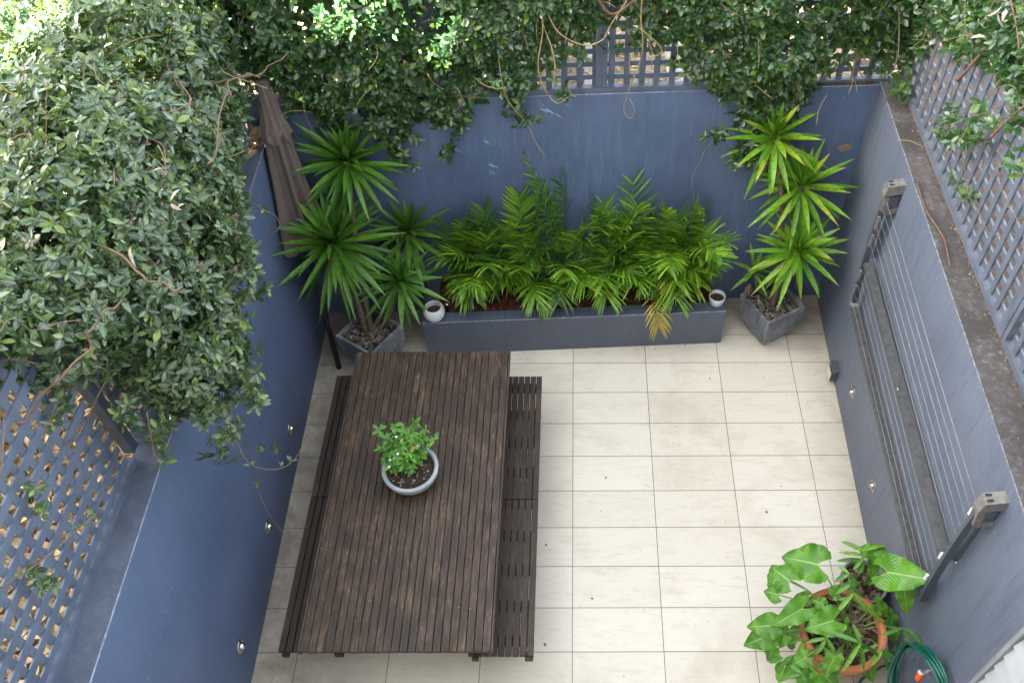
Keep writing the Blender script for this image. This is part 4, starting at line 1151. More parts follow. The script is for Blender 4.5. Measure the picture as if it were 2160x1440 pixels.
PALMS = [(-0.92, 2.86, 'd', 0.62, 'leftmost palm of the planter, dark green, beside the white round pot', 9),
         (-0.68, 2.86, 'd', 0.70, 'second palm from the left in the planter with browned frond tips', 9),
         (-0.38, 2.84, 'm', 0.72, 'third palm from the left, with broad upright fronds', 9),
         (-0.08, 2.88, 'm', 0.86, 'tallest palm in the middle left of the planter, one frond reaching high up the wall', 9),
         (0.22, 2.86, 'm', 0.72, 'fourth palm from the right, low and arching over the mulch', 9),
         (0.50, 2.88, 'm', 0.66, 'third palm from the right with an open frond against the blue wall', 9),
         (0.78, 2.88, 'l', 0.70, 'second palm from the right, bright yellow green with some yellowed fronds', 11),
         (0.97, 2.91, 'l', 0.62, 'rightmost palm of the planter, fanning towards the square pot', 10)]
for i, (px_, py_, tone, h, lab, nf) in enumerate(PALMS):
    nf += 4; py_ += 0.03
    t = thing('potted_palm' if False else 'palm', (px_, py_, tp - 0.03), lab, 'palm', 'palms growing in the long planter')
    mb = MB()
    for s_ in range(3):
        mb.tube(curve([(px_ + random.uniform(-.03, .03), py_ + random.uniform(-.03, .03), tp - 0.03), (px_ + random.uniform(-.03, .03), py_ + random.uniform(-.03, .02), tp + 0.12), (px_ + random.uniform(-.05, .05), py_ + random.uniform(-.05, .02), tp + 0.28)], 4), 0.010, 6, 0.7)
    mb.build('stem', 'petiole_d', t, True)
    mats = {'d': ['palm_d', 'palm', 'palm'], 'm': ['palm', 'palm', 'palm_d'], 'l': ['palm', 'palm', 'palm']}[tone]
    for k in range(nf):
        u = k / (nf - 1)
        az = RAD(-90) + (k * 2.4 + i * 0.7)
        # keep most fronds on the open (yard) side of the wall
        if i == 0 and math.cos(az) < -0.5: az = math.pi - az
        if i == 7 and math.cos(az) > 0.6 and u > 0.4: az = math.pi - az
        if math.sin(az) > 0.35:
            az = -az + random.uniform(-0.3, 0.3)
        elev = RAD(85 - 34 * u + random.uniform(-6, 6))
        L = h * (0.92 - 0.50 * u) * random.uniform(0.9, 1.1)
        zb = tp + 0.24 - 0.16 * u
        mt = random.choice(mats)
        dr = 0.65 + 0.55 * u
        frond(t, (px_ + 0.02 * math.cos(az), py_ + 0.02 * math.sin(az), zb), az, elev, L, mt, random.randint(15, 19), 0.245 * random.uniform(0.85, 1.1), dr)
    if i == 3:
        frond(t, (px_, py_, tp + 0.3), RAD(150), RAD(76), 0.98, 'palm', 15, 0.20, 0.35, w=0.008)
    if i == 2:
        frond(t, (px_, py_, tp + 0.25), RAD(100), RAD(80), 0.66, 'palm', 20, 0.22, 0.3, w=0.008)
    if i == 5:
        frond(t, (px_, py_, tp + 0.3), RAD(110), RAD(82), 0.72, 'palm', 9, 0.22, 0.3, w=0.008)
        frond(t, (px_ + 0.12, py_ - 0.1, tp + 0.06), RAD(-80), RAD(35), 0.42, 'palm_y', 11, 0.16, 1.5)
    if i == 6:
        o_ = frond(t, (px_ - 0.02, py_ - 0.02, tp + 0.14), RAD(-95), RAD(58), 0.30, 'palm_y', 12, 0.13, 1.2); o_['label'] = 'yellowed palm frond'
        frond(t, (px_ + 0.05, py_, tp + 0.3), RAD(-60), RAD(60), 0.72, 'palm', 20, 0.21, 0.8)
        frond(t, (px_ + 0.02, py_, tp + 0.28), RAD(-100), RAD(62), 0.66, 'palm', 20, 0.21, 1.0)

# ================================================================= YUCCAS
def square_pot(c, rotz, top, bot, h, label):
    t = thing('square_pot', (c[0], c[1], 0), label, 'pot', 'square slate grey pots with yuccas')
    mb = MB()
    prof = [(0, bot), (0.18, bot + (top - bot) * 0.42), (0.42, bot + (top - bot) * 0.78), (0.7, bot + (top - bot) * 0.95), (1.0, top)]
    ca, sa = math.cos(rotz), math.sin(rotz)
    def ring(hw, z, cc=c):
        out = []
        e = 6
        P4 = [(-hw, -hw), (hw, -hw), (hw, hw), (-hw, hw)]
        for k in range(4):
            a, b_ = P4[k], P4[(k + 1) % 4]
            for j in range(e):
                f_ = j / e
                x_, y_ = a[0] + (b_[0] - a[0]) * f_, a[1] + (b_[1] - a[1]) * f_
                out.append((cc[0] + x_ * ca - y_ * sa, cc[1] + x_ * sa + y_ * ca, z))
        return out
    rings = [ring(w_, z_ * h) for z_, w_ in prof] + [ring(top - 0.022, h), ring(top - 0.026, h - 0.05)]
    n = len(rings[0])
    vs_ = [p for r in rings for p in r]
    fs = [tuple(range(n - 1, -1, -1))]
    for i in range(len(rings) - 1):
        for k in range(n):
            a = i * n + k; b_ = i * n + (k + 1) % n
            fs.append((a, b_, b_ + n, a + n))
    mb.add(vs_, fs)
    mb.build('pot_body', 'slate', t)
    mb = MB()
    r = ring(top - 0.025, h - 0.045)
    mb.add(r, [tuple(range(n))]); mb.build('soil', 'soil', t)
    lv_ = Leaves()
    k = 420
    q = rng.uniform(-1, 1, (k, 2)) * (top - 0.04)
    P = np.stack([c[0] + q[:, 0] * ca - q[:, 1] * sa, c[1] + q[:, 0] * sa + q[:, 1] * ca, h - 0.04 + rng.random(k) * 0.02], 1)
    Lk = rng.uniform(0.02, 0.045, k)
    lv_.add(P, rng.normal(size=(k, 3)) * np.array([[1, 1, 0.3]]), rng.normal(size=(k, 3)) * 0.5 + np.array([[0, 0, 1]]), Lk, Lk * 0.36, OVAL, -0.6, 0.5)
    tag(lv_.build('gravel', 'pebble', t), None, None, None, 'stuff')
    return t
def rosette(parent, c, axis, n, L, mat, w=0.021, low=-45, keep=None):
    c = np.array(c); ax = nrm(np.array([axis], float))[0]
    u = nrm(np.cross(ax, [0.3, 0.2, 1.0])[None] if abs(ax[2]) < 0.95 else np.array([[1.0, 0, 0]]))[0]
    u = u - ax * np.dot(u, ax); u /= np.linalg.norm(u)
    v_ = np.cross(ax, u)
    P, A, Nn, LL, W_, B = [], [], [], [], [], []
    for i in range(n):
        f_ = i / (n - 1)
        el = RAD(80 + (low - 80) * (f_ ** 1.15)) + random.uniform(-0.09, 0.09)
        a = i * 2.39996 + random.uniform(-0.12, 0.12)
        rad = u * math.cos(a) + v_ * math.sin(a)
        A.append(ax * math.sin(el) + rad * math.cos(el))
        Nn.append(ax * math.cos(el) - rad * math.sin(el))
        P.append(c - ax * 0.10 * f_ + rad * 0.014)
        LL.append(L * (0.62 + 0.38 * min(1, f_ * 2.4)) * random.uniform(0.78, 1.10)); W_.append(w * random.uniform(0.85, 1.15)); B.append(random.uniform(0.0, 0.12) + 0.10 * f_ + (0.35 if random.random() < 0.10 else 0))
    lv_ = Leaves()
    prof = [(0, 0.62), (0.12, 0.70), (0.32, 0.96), (0.50, 1.0), (0.68, 0.78), (0.85, 0.40), (1, 0.0)]
    lv_.add(np.array(P), np.array(A), np.array(Nn), np.array(LL), np.array(W_), prof, 0.42, 0.0, np.array(B) * 0.8)
    return lv_.build('leaf_rosette', mat, parent)
def yucca(loc, label, heads, mat, zs):
    t = thing('yucca', (loc[0], loc[1], zs), label, 'yucca', 'yuccas in the square pots')
    for (c, via, n, L, w, r, low) in heads:
        c = Vector(c) + Vector((0, 0.02, 0.055))
        base = Vector((loc[0] + random.uniform(-.05, .05), loc[1] + random.uniform(-.05, .05), zs))
        pts = curve([base] + [Vector(q) for q in via] + [c - Vector((0, 0, 0.02))], 8)
        mb = MB(); mb.tube(pts, r, 8, 0.75, 0.12); mb.build('trunk', 'trunk', t, True)
        ax = (pts[-1] - pts[-3]).normalized()
        ax = (ax * 0.5 + Vector((0.0, -0.42, 0.8))).normalized()
        rosette(t, c, ax, n, L, mat, w, low)
        # dry leaf skirt
        lv_ = Leaves()
        k = 12
        a = rng.uniform(0, 6.28, k)
        rad = np.stack([np.cos(a), np.sin(a), np.zeros(k)], 1)
        lv_.add(np.array([tuple(c)]) + rad * 0.015 - np.array([[0, 0, 0.17]]) - rng.random((k, 1)) * np.array([[0, 0, 0.06]]), rad * 0.5 + np.array([[0, 0, -1]]), rad + np.array([[0, 0, 0.4]]), rng.uniform(0.10, 0.24, k) * L / 0.45, 0.008, LANCE, 0.5, 0.1)
        lv_.build('dry_leaves', 'bark', t)
    return t
LP = (-1.61, 2.41)
square_pot(LP, RAD(56.5), 0.187, 0.10, 0.42, 'square slate grey pot partly hidden behind the table end')
yucca(LP, 'dark green yucca with four heads in the left corner by the umbrella', [
    ((-1.5715, 2.8128, 1.7400), [(-1.60, 2.50, 0.8), (-1.60, 2.66, 1.3)], 78, 0.47, 0.0215, 0.024, -42),
    ((-1.7352, 2.5260, 1.2200), [(-1.66, 2.46, 0.7)], 112, 0.54, 0.0225, 0.028, -72),
    ((-1.2710, 2.8925, 0.9800), [(-1.45, 2.58, 0.6)], 56, 0.43, 0.020, 0.020, -38),
    ((-1.3233, 2.5561, 0.7800), [(-1.45, 2.50, 0.5)], 46, 0.40, 0.020, 0.018, -55)], 'yucca', 0.36)
RP = (1.628, 2.72)
square_pot(RP, RAD(29.5), 0.188, 0.10, 0.41, 'square slate grey pot standing free between planter and right wall')
yucca(RP, 'yucca coloured yellow green for its brighter light, with three large heads and a small one in the right corner', [
    ((1.4413, 2.9754, 1.8000), [(1.62, 2.78, 0.8), (1.56, 2.85, 1.35)], 56, 0.41, 0.022, 0.022, -45),
    ((1.6944, 2.8712, 1.4400), [(1.66, 2.76, 0.8)], 60, 0.42, 0.022, 0.024, -50),
    ((1.7174, 2.6544, 0.9800), [(1.68, 2.72, 0.6)], 60, 0.42, 0.022, 0.026, -62),
    ((1.4417, 2.7743, 0.6600), [(1.50, 2.76, 0.5)], 14, 0.23, 0.015, 0.014, -20)], 'yucca_lit', 0.36)

# ================================================================= UMBRELLA
ub = Vector((-1.93, 2.36, 0)); ut = Vector((-2.02, 2.90, 2.42))
um = thing('folded_umbrella', ub, 'closed taupe market umbrella leaning into the back left corner', 'umbrella')
mb = MB(); mb.tube([ub, ub.lerp(ut, 0.5), ut], 0.021, 12); mb.build('pole', 'black', um, True)
axu = (ut - ub).normalized()
uu = axu.cross(Vector((0, 1, 0))).normalized(); vv_ = axu.cross(uu)
def cloth_ring(t, r, amp, k, ph, n=96, squash=0.8, edge=0.0):
    c = ub.lerp(ut, t)
    out = []
    for i in range(n):
        a = 2 * math.pi * i / n
        rr = r * (0.86 + amp * (1.6 * abs(math.sin(k * a * 0.5 + ph + 0.5 * math.sin(a * 2 + ph))) - 0.8) + amp * 0.45 * math.sin((k + 4) * a + ph * 3.1 + 1.0))
        out.append(c + uu * math.cos(a) * rr + vv_ * math.sin(a) * rr * squash + axu * (edge * 0.05 * math.sin(k * a + 1.0 + ph)))
    return out
def cloth(rings, name):
    mb = MB(); n = len(rings[0])
    fs = []
    for i in range(len(rings) - 1):
        for k in range(n):
            a = i * n + k; b_ = i * n + (k + 1) % n
            fs.append((a, b_, b_ + n, a + n))
    mb.add([p for r in rings for p in r], fs)
    return mb.build(name, 'cloth', um, True)
cloth([cloth_ring(t, r, am, 8, ph, edge=max(0, (0.6 - t) * 6)) for t, r, am, ph in [(0.485, 0.185, 0.32, 0.1), (0.51, 0.18, 0.31, 0.2), (0.54, 0.17, 0.30, 0.3), (0.59, 0.15, 0.28, 0.45), (0.66, 0.13, 0.26, 0.6), (0.74, 0.115, 0.24, 0.75), (0.81, 0.10, 0.20, 0.9), (0.86, 0.075, 0.15, 1.0)]], 'canopy')
cloth([cloth_ring(t, r, am, 6, ph, edge=max(0, (0.9 - t) * 8)) for t, r, am, ph in [(0.825, 0.125, 0.16, 0.2), (0.84, 0.118, 0.16, 0.3), (0.88, 0.085, 0.14, 0.6), (0.93, 0.068, 0.12, 0.9), (0.965, 0.062, 0.08, 1.2), (0.985, 0.058, 0.03, 1.2)]], 'canopy_top')
mb = MB(); mb.lathe([(0.052, -0.012), (0.056, 0), (0.05, 0.012), (0.0, 0.016)], ub.lerp(ut, 0.987), 24, axu); mb.build('cap', 'cloth', um, True)
mb = MB(); mb.lathe([(0.084, -0.02), (0.088, 0), (0.082, 0.02)], ub.lerp(ut, 0.85), 30, axu, False); mb.build('strap', 'cloth', um, True)

# ================================================================= TABLE, BENCHES
TX0, TX1, TY0, TY1, TZ = -1.568, -0.448, -0.273, 1.926, 0.75
tb = thing('garden_table', ((TX0 + TX1) / 2, (TY0 + TY1) / 2, 0), 'long weathered dark slatted timber table', 'table')
mb = MB()
ns = 23
pw = (TX1 - TX0) / ns
TX0e, TX1e = TX0 + 0.013, TX1 - 0.013
pw = (TX1e - TX0e) / ns
for i in range(ns):
    x0 = TX0e + i * pw
    dz = random.uniform(-0.0012, 0.0012)
    mb.bevbox(x0 + 0.0016, x0 + pw - 0.0016, TY0 + random.uniform(-0.001, 0.002), TY1, TZ - 0.024 + dz, TZ + dz, 0.0025)
mb.build('tabletop', 'wood', tb)
mb = MB()
for i in range(ns):
    for yy in (TY0 + 0.07, 0.825, TY1 - 0.035):
        mb.lathe([(0.0035, 0), (0.003, 0.0012), (0, 0.0014)], (TX0e + (i + 0.5) * pw + random.uniform(-.002, .002), yy + random.uniform(-.004, .004), TZ + 0.0004), 8)
tag(mb.build('screw_heads', 'black', tb), None, None, None, 'stuff')
for xa in (TX0, TX1 - 0.0115):
    mb = MB(); mb.bevbox(xa, xa + 0.0115, TY0, TY1, TZ - 0.03, TZ + 0.0005, 0.003); mb.build('edge_strip', 'wood_edge', tb)
mb = MB()
for xa, xb in ((TX0 + 0.001, TX0 + 0.02), (TX1 - 0.02, TX1 - 0.001)):
    mb.box(xa, xb, TY0 + 0.004, TY1 - 0.004, TZ - 0.050, TZ - 0.026)
mb.box(TX0 + 0.021, TX1 - 0.021, TY0 + 0.06, TY0 + 0.085, TZ - 0.06, TZ - 0.026)
mb.box(TX0 + 0.021, TX1 - 0.021, TY1 - 0.045, TY1 - 0.02, TZ - 0.085, TZ - 0.026)
mb.box(TX0 + 0.021, TX1 - 0.021, 0.80, 0.85, TZ - 0.085, TZ - 0.026)
mb.build('apron', 'wood_b', tb)
for sx in (TX0 + 0.06, TX1 - 0.13):
    for sy in (TY0 + 0.52, TY1 - 0.42):
        mb = MB(); mb.box(sx, sx + 0.07, sy, sy + 0.07, 0, TZ - 0.027); mb.build('leg', 'wood_b', tb)
def bench(x0, x1, y0, y1, ym, label):
    t = thing('garden_bench', ((x0 + x1) / 2, (y0 + y1) / 2, 0), label, 'bench', 'slatted benches at the table')
    n = 9
    p_ = (x1 - x0) / n
    mb = MB()
    for ya, yb_ in ((y0, ym - 0.002), (ym + 0.002, y1)):
        for i in range(n):
            dz = random.uniform(-0.001, 0.001)
            mb.bevbox(x0 + i * p_ + 0.0022, x0 + (i + 1) * p_ - 0.0022, ya, yb_, 0.428 + dz, 0.45 + dz, 0.003)
    mb.build('seat', 'wood_b', t)
    L_ = (y1 - y0)
    mb = MB(); mb.box(x0 + 0.02, x0 + 0.06, y0 - 0.012, y0 + 0.03, 0.385, 0.4275); mb.build('end_block', 'wood_b', t); mb = MB(); mb.box(x1 - 0.055, x1 - 0.006, y0 - 0.012, y0 + 0.03, 0.385, 0.4275); mb.build('end_block', 'wood_b', t)
    for f_ in (0.05, 0.155, 0.27, 0.385, 0.5, 0.615, 0.73, 0.845, 0.96):
        yy = y0 + L_ * f_
        mb = MB(); mb.box(x0 + 0.03, x1 - 0.004, yy - 0.03, yy + 0.03, 0.385, 0.426); mb.build('crossbar', 'wood_b', t)
    for sx in (x0 + 0.04, x1 - 0.09):
        for sy in (y0 + 0.25, ym - 0.3, ym + 0.25, y1 - 0.3):
            mb = MB(); mb.box(sx, sx + 0.05, sy, sy + 0.05, 0, 0.384); mb.build('leg', 'wood_b', t)
    return t
bench(-0.625, -0.228, -0.188, 1.925, 0.878, 'dark slatted bench tucked under the right side of the table')
bench(-1.782, -1.385, -0.16, 1.94, 0.900, 'dark slatted bench on the left side, between table and wall')

# bowl with chilli plant
bc = Vector((-1.035, 0.868, TZ + 0.001))
bo = thing('bowl_planter', bc, 'round pale grey concrete bowl of soil standing on the table', 'pot')
mb = MB()
mb.lathe([(0.085, 0), (0.12, 0.012), (0.155, 0.045), (0.175, 0.085), (0.182, 0.125), (0.181, 0.132), (0.160, 0.133), (0.156, 0.128), (0.152, 0.10)], bc, 64)
mb.build('bowl', 'concrete', bo, True)
mb = MB(); mb.lathe([(0.154, 0.104), (0.10, 0.110), (0.04, 0.114), (0.001, 0.115)], bc, 40, None, False); mb.build('soil', 'soil', bo, True)
lv = Leaves()
n = 70
a = rng.uniform(0, 6.28, n); r = np.sqrt(rng.random(n)) * 0.14
P = np.stack([bc.x + r * np.cos(a), bc.y + r * np.sin(a), np.full(n, bc.z + 0.118)], 1)
Lk = rng.uniform(0.006, 0.022, n)
lv.add(P, rng.normal(size=(n, 3)) * np.array([[1, 1, 0.2]]), rng.normal(size=(n, 3)) * 0.3 + np.array([[0, 0, 1]]), Lk, Lk * 0.35, OVAL, 0.3, 0.2)
tag(lv.build('soil_debris', 'dead_pale', bo), None, None, None, 'stuff')
ch = thing('chilli_plant', bc + Vector((-0.03, 0.02, 0.112)), 'leafy chilli plant with a red chilli growing in the grey bowl', 'plant')
mb = MB(); lv = Leaves()
root = bc + Vector((-0.035, 0.02, 0.112))
tips = []
for q in [(-1.2141, 1.0137, 1.1000), (-1.1166, 1.0285, 1.1200), (-0.9896, 1.0460, 1.1200), (-0.9237, 1.0258, 1.0800), (-0.8770, 0.9933, 1.0200), (-1.0520, 0.9683, 1.1400), (-1.1495, 0.9551, 1.0800), (-1.2005, 0.9233, 1.0200), (-1.0558, 0.8804, 1.1400), (-0.9695, 0.8975, 1.1400), (-0.9933, 0.8238, 1.1200), (-0.9345, 0.8790, 1.0600), (-1.0866, 0.8149, 1.0800), (-1.0475, 0.8053, 1.0400), (-1.1319, 0.8080, 0.9800), (-0.9953, 0.8013, 0.9900), (-1.1810, 0.8655, 1.0000), (-1.0248, 0.9637, 1.1200)]:
    q = Vector(q)
    mid = root.lerp(q, 0.5) + Vector((random.uniform(-.02, .02), random.uniform(-.02, .02), 0.02))
    pts = curve([root, mid, q], 6)
    mb.tube(pts, 0.0030, 5, 0.5)
    for f_ in (0.45, 0.6, 0.75, 0.88, 1.0):
        tips.append(pts[int(f_ * (len(pts) - 1))])
T = np.array([tuple(q) for q in tips])
whorls(lv, T, nrm(np.array([[0, -0.2, 0.9]]) + rng.normal(size=T.shape) * 0.25), 6, (0.030, 0.066), 0.22, (0.9, 1.6), (0.0, 0.5))
mb.build('stem', 'petiole', ch, True)
lv.build('foliage', 'chilli', ch)
mb = MB(); mb.tube(curve([(-0.9909, 0.8415, 1.1300), (-0.9804, 0.8518, 1.1300), (-0.9725, 0.8659, 1.1350)], 5), [0.004] * 3 + [0.006] * 4 + [0.006] * 3 + [0.001], 8); mb.build('chilli_fruit', 'red', ch, True)
lv = Leaves()
fp = np.array([(-1.0936, 0.9428, 1.1200), (-1.0686, 0.8172, 1.1200), (-1.1322, 0.8291, 1.0300), (-1.0999, 0.8241, 1.0600), (-0.9591, 0.8849, 1.1000), (-1.1392, 0.7993, 1.0000)])
for k in range(5):
    a = k * 1.2566
    lv.add(fp, np.tile([[math.cos(a), math.sin(a), 0.3]], (len(fp), 1)), np.tile([[0, 0, 1.0]], (len(fp), 1)), 0.009, 0.0035)
lv.build('flowers', 'petal', ch)

# ================================================================= SMALL POTS ON THE PLANTER
c0 = Vector((-1.105, 2.556, tp + 0.001))
t = thing('round_pot', c0, 'white glazed ball shaped pot on the left end of the planter wall', 'pot')
mb = MB(); mb.lathe([(0.040, 0), (0.062, 0.012), (0.082, 0.045), (0.088, 0.075), (0.084, 0.105), (0.072, 0.128), (0.066, 0.134), (0.060, 0.132), (0.062, 0.12), (0.066, 0.07)], c0, 48); mb.build('pot_body', 'white', t, True)
mb = MB(); mb.lathe([(0.066, 0.072), (0.001, 0.066)], c0, 30, None, False); mb.build('soil', 'soil', t, True)
c0 = Vector((1.165, 2.70, tp + 0.001))
t = thing('white_pot', c0, 'small white straight sided pot on the right end of the planter wall', 'pot')
mb = MB(); mb.lathe([(0.044, 0), (0.055, 0.008), (0.064, 0.06), (0.066, 0.09), (0.060, 0.091), (0.058, 0.05)], c0, 40); mb.build('pot_body', 'white', t, True)
mb = MB(); mb.lathe([(0.058, 0.055), (0.001, 0.05)], c0, 30, None, False); mb.build('soil', 'soil', t, True)
c0 = Vector((-1.0134, 2.6493, 0.3800))
t = thing('garden_spotlight', c0, 'small steel spotlight stuck in the mulch beside the white round pot', 'light')
mb = MB(); mb.lathe([(0.016, 0), (0.016, 0.008), (0.011, 0.012), (0.011, 0.07), (0.020, 0.078), (0.020, 0.092), (0.0, 0.093)], c0, 20); mb.build('lamp_body', 'steel', t, True)

# ================================================================= TERRACOTTA CORNER
tc0 = Vector((1.682, -0.005, 0.0))
t = thing('terracotta_pot', tc0, 'large round terracotta pot on the tiles by the green hose', 'pot')
mb = MB(); mb.lathe([(0.165, 0), (0.18, 0.02), (0.222, 0.20), (0.245, 0.32), (0.247, 0.335), (0.262, 0.34), (0.270, 0.35), (0.270, 0.395), (0.264, 0.402), (0.236, 0.402), (0.229, 0.395), (0.222, 0.34)], tc0, 72)
mb.build('pot_body', 'terracotta', t, True)
mb = MB(); mb.lathe([(0.226, 0.350), (0.12, 0.358), (0.001, 0.362)], tc0, 40, None, False); mb.build('soil', 'soil', t, True)
lv = Leaves()
n = 300
a = rng.uniform(0, 6.28, n); r = np.sqrt(rng.random(n)) * 0.20
P = np.stack([tc0.x + r * np.cos(a), tc0.y + r * np.sin(a), np.full(n, 0.364) + rng.random(n) * 0.015], 1)
Lk = rng.uniform(0.03, 0.075, n)
lv.add(P, rng.normal(size=(n, 3)) * np.array([[1, 1, 0.12]]), rng.normal(size=(n, 3)) * 0.3 + np.array([[0, 0, 1]]), Lk, Lk * 0.17, OVAL, 0.4, 0.15)
tag(lv.build('bark_mulch', 'bark', t), None, None, None, 'stuff')
bp0 = Vector((1.905, 0.345, 0.0))
t = thing('grey_pot', bp0, 'grey plastic pot of soil wedged between terracotta pot and wall', 'pot')
mb = MB(); mb.lathe([(0.105, 0), (0.115, 0.02), (0.142, 0.27), (0.152, 0.285), (0.154, 0.318), (0.149, 0.322), (0.138, 0.32), (0.134, 0.27)], bp0, 56); mb.build('pot_body', 'black_pot', t, True)
mb = MB(); mb.lathe([(0.135, 0.275), (0.001, 0.285)], bp0, 30, None, False); mb.build('soil', 'soil', t, True)
lv = Leaves()
n = 90
a = rng.uniform(0, 6.28, n); r = np.sqrt(rng.random(n)) * 0.12
P = np.stack([bp0.x + r * np.cos(a), bp0.y + r * np.sin(a), np.full(n, 0.284)], 1)
Lk = rng.uniform(0.02, 0.06, n)
lv.add(P, rng.normal(size=(n, 3)) * np.array([[1, 1, 0.15]]), rng.normal(size=(n, 3)) * 0.3 + np.array([[0, 0, 1]]), Lk, Lk * 0.25, OVAL, 0.4, 0.15)
tag(lv.build('bark_mulch', 'bark', t), None, None, None, 'stuff')

def arum_leaf(parent, att, tip, width, root, nrmv=(0, 0, 1), wav=0.16, cup=0.20, pr=0.0068):
    """arrow shaped leaf: att = where the stalk joins, tip = point; lobes reach back"""
    att, tip = Vector(att), Vector(tip)
    A = (tip - att); Lf = A.length / 0.74; A = A.normalized()
    Nn = Vector(nrmv); Nn = (Nn - A * Nn.dot(A)).normalized()
    S = A.cross(Nn)
    rows, cols = 22, 6
    V, F, UV = [], [], []
    ph = random.uniform(0, 6)
    for i in range(rows + 1):
        t_ = i / rows            # 0 = back of the lobes, 1 = tip
        y_ = t_ - 0.26
        outer = (math.sin(math.pi * min(1, t_ ** 0.62)) ** 0.8) * 0.5 * (1 - 0.18 * t_)
        outer = max(outer, 0.004 if i == rows else 0.012)
        inner = 0.20 * max(0, (0.24 - t_) / 0.24) ** 0.7 if t_ < 0.24 else 0.0
        if t_ < 0.05: outer = inner + 0.03 + (0.16 * t_ / 0.05)
        for sg in (-1, 1):
            for j in range(cols + 1):
                f_ = j / cols
                wx = (inner + (max(outer, inner + 0.01) - inner) * f_)
                x_ = sg * wx * width
                wave = wav * width * f_ ** 2 * math.sin(t_ * 17 + ph + sg * 1.3) * 0.5
                zz = cup * width * (wx ** 1.2) * 0.7 - 0.20 * Lf * max(0, t_ - 0.45) ** 2 * 1.6 + wave - 0.25 * Lf * max(0, 0.2 - t_) ** 1.3
                V.append(att + A * (y_ * Lf) + S * x_ + Nn * zz)
                UV.append((0.5 + 0.5 * sg * f_, t_))
    per = 2 * (cols + 1)
    for i in range(rows):
        for h_ in (0, 1):
            for j in range(cols):
                a = i * per + h_ * (cols + 1) + j
                q = (a, a + 1, a + 1 + per, a + per)
                F.append(q if h_ == 1 else q[::-1])
    lv_ = Leaves()
    lv_.parts.append((np.array([tuple(q) for q in V]), 1, len(V), F, UV))
    o_ = lv_.build('leaf', 'arum', parent)
    mb_ = MB()
    root = Vector(root)
    mid = root.lerp(att, 0.5) + Vector((0, 0, 0.08)) * min(1, (att - root).length / 0.3)
    mb_.tube(curve([root, mid, att - Nn * 0.003], 7), pr, 7, 0.55)
    mb_.build('leaf_stalk', 'petiole', parent, True)
    return o_
ar = thing('arum_plant', tc0 + Vector((0, 0, 0.36)), 'broad arrow leaved arum sprawling out of the terracotta pot', 'plant')
R0 = lambda dx=0, dy=0: tc0 + Vector((dx, dy, 0.355))
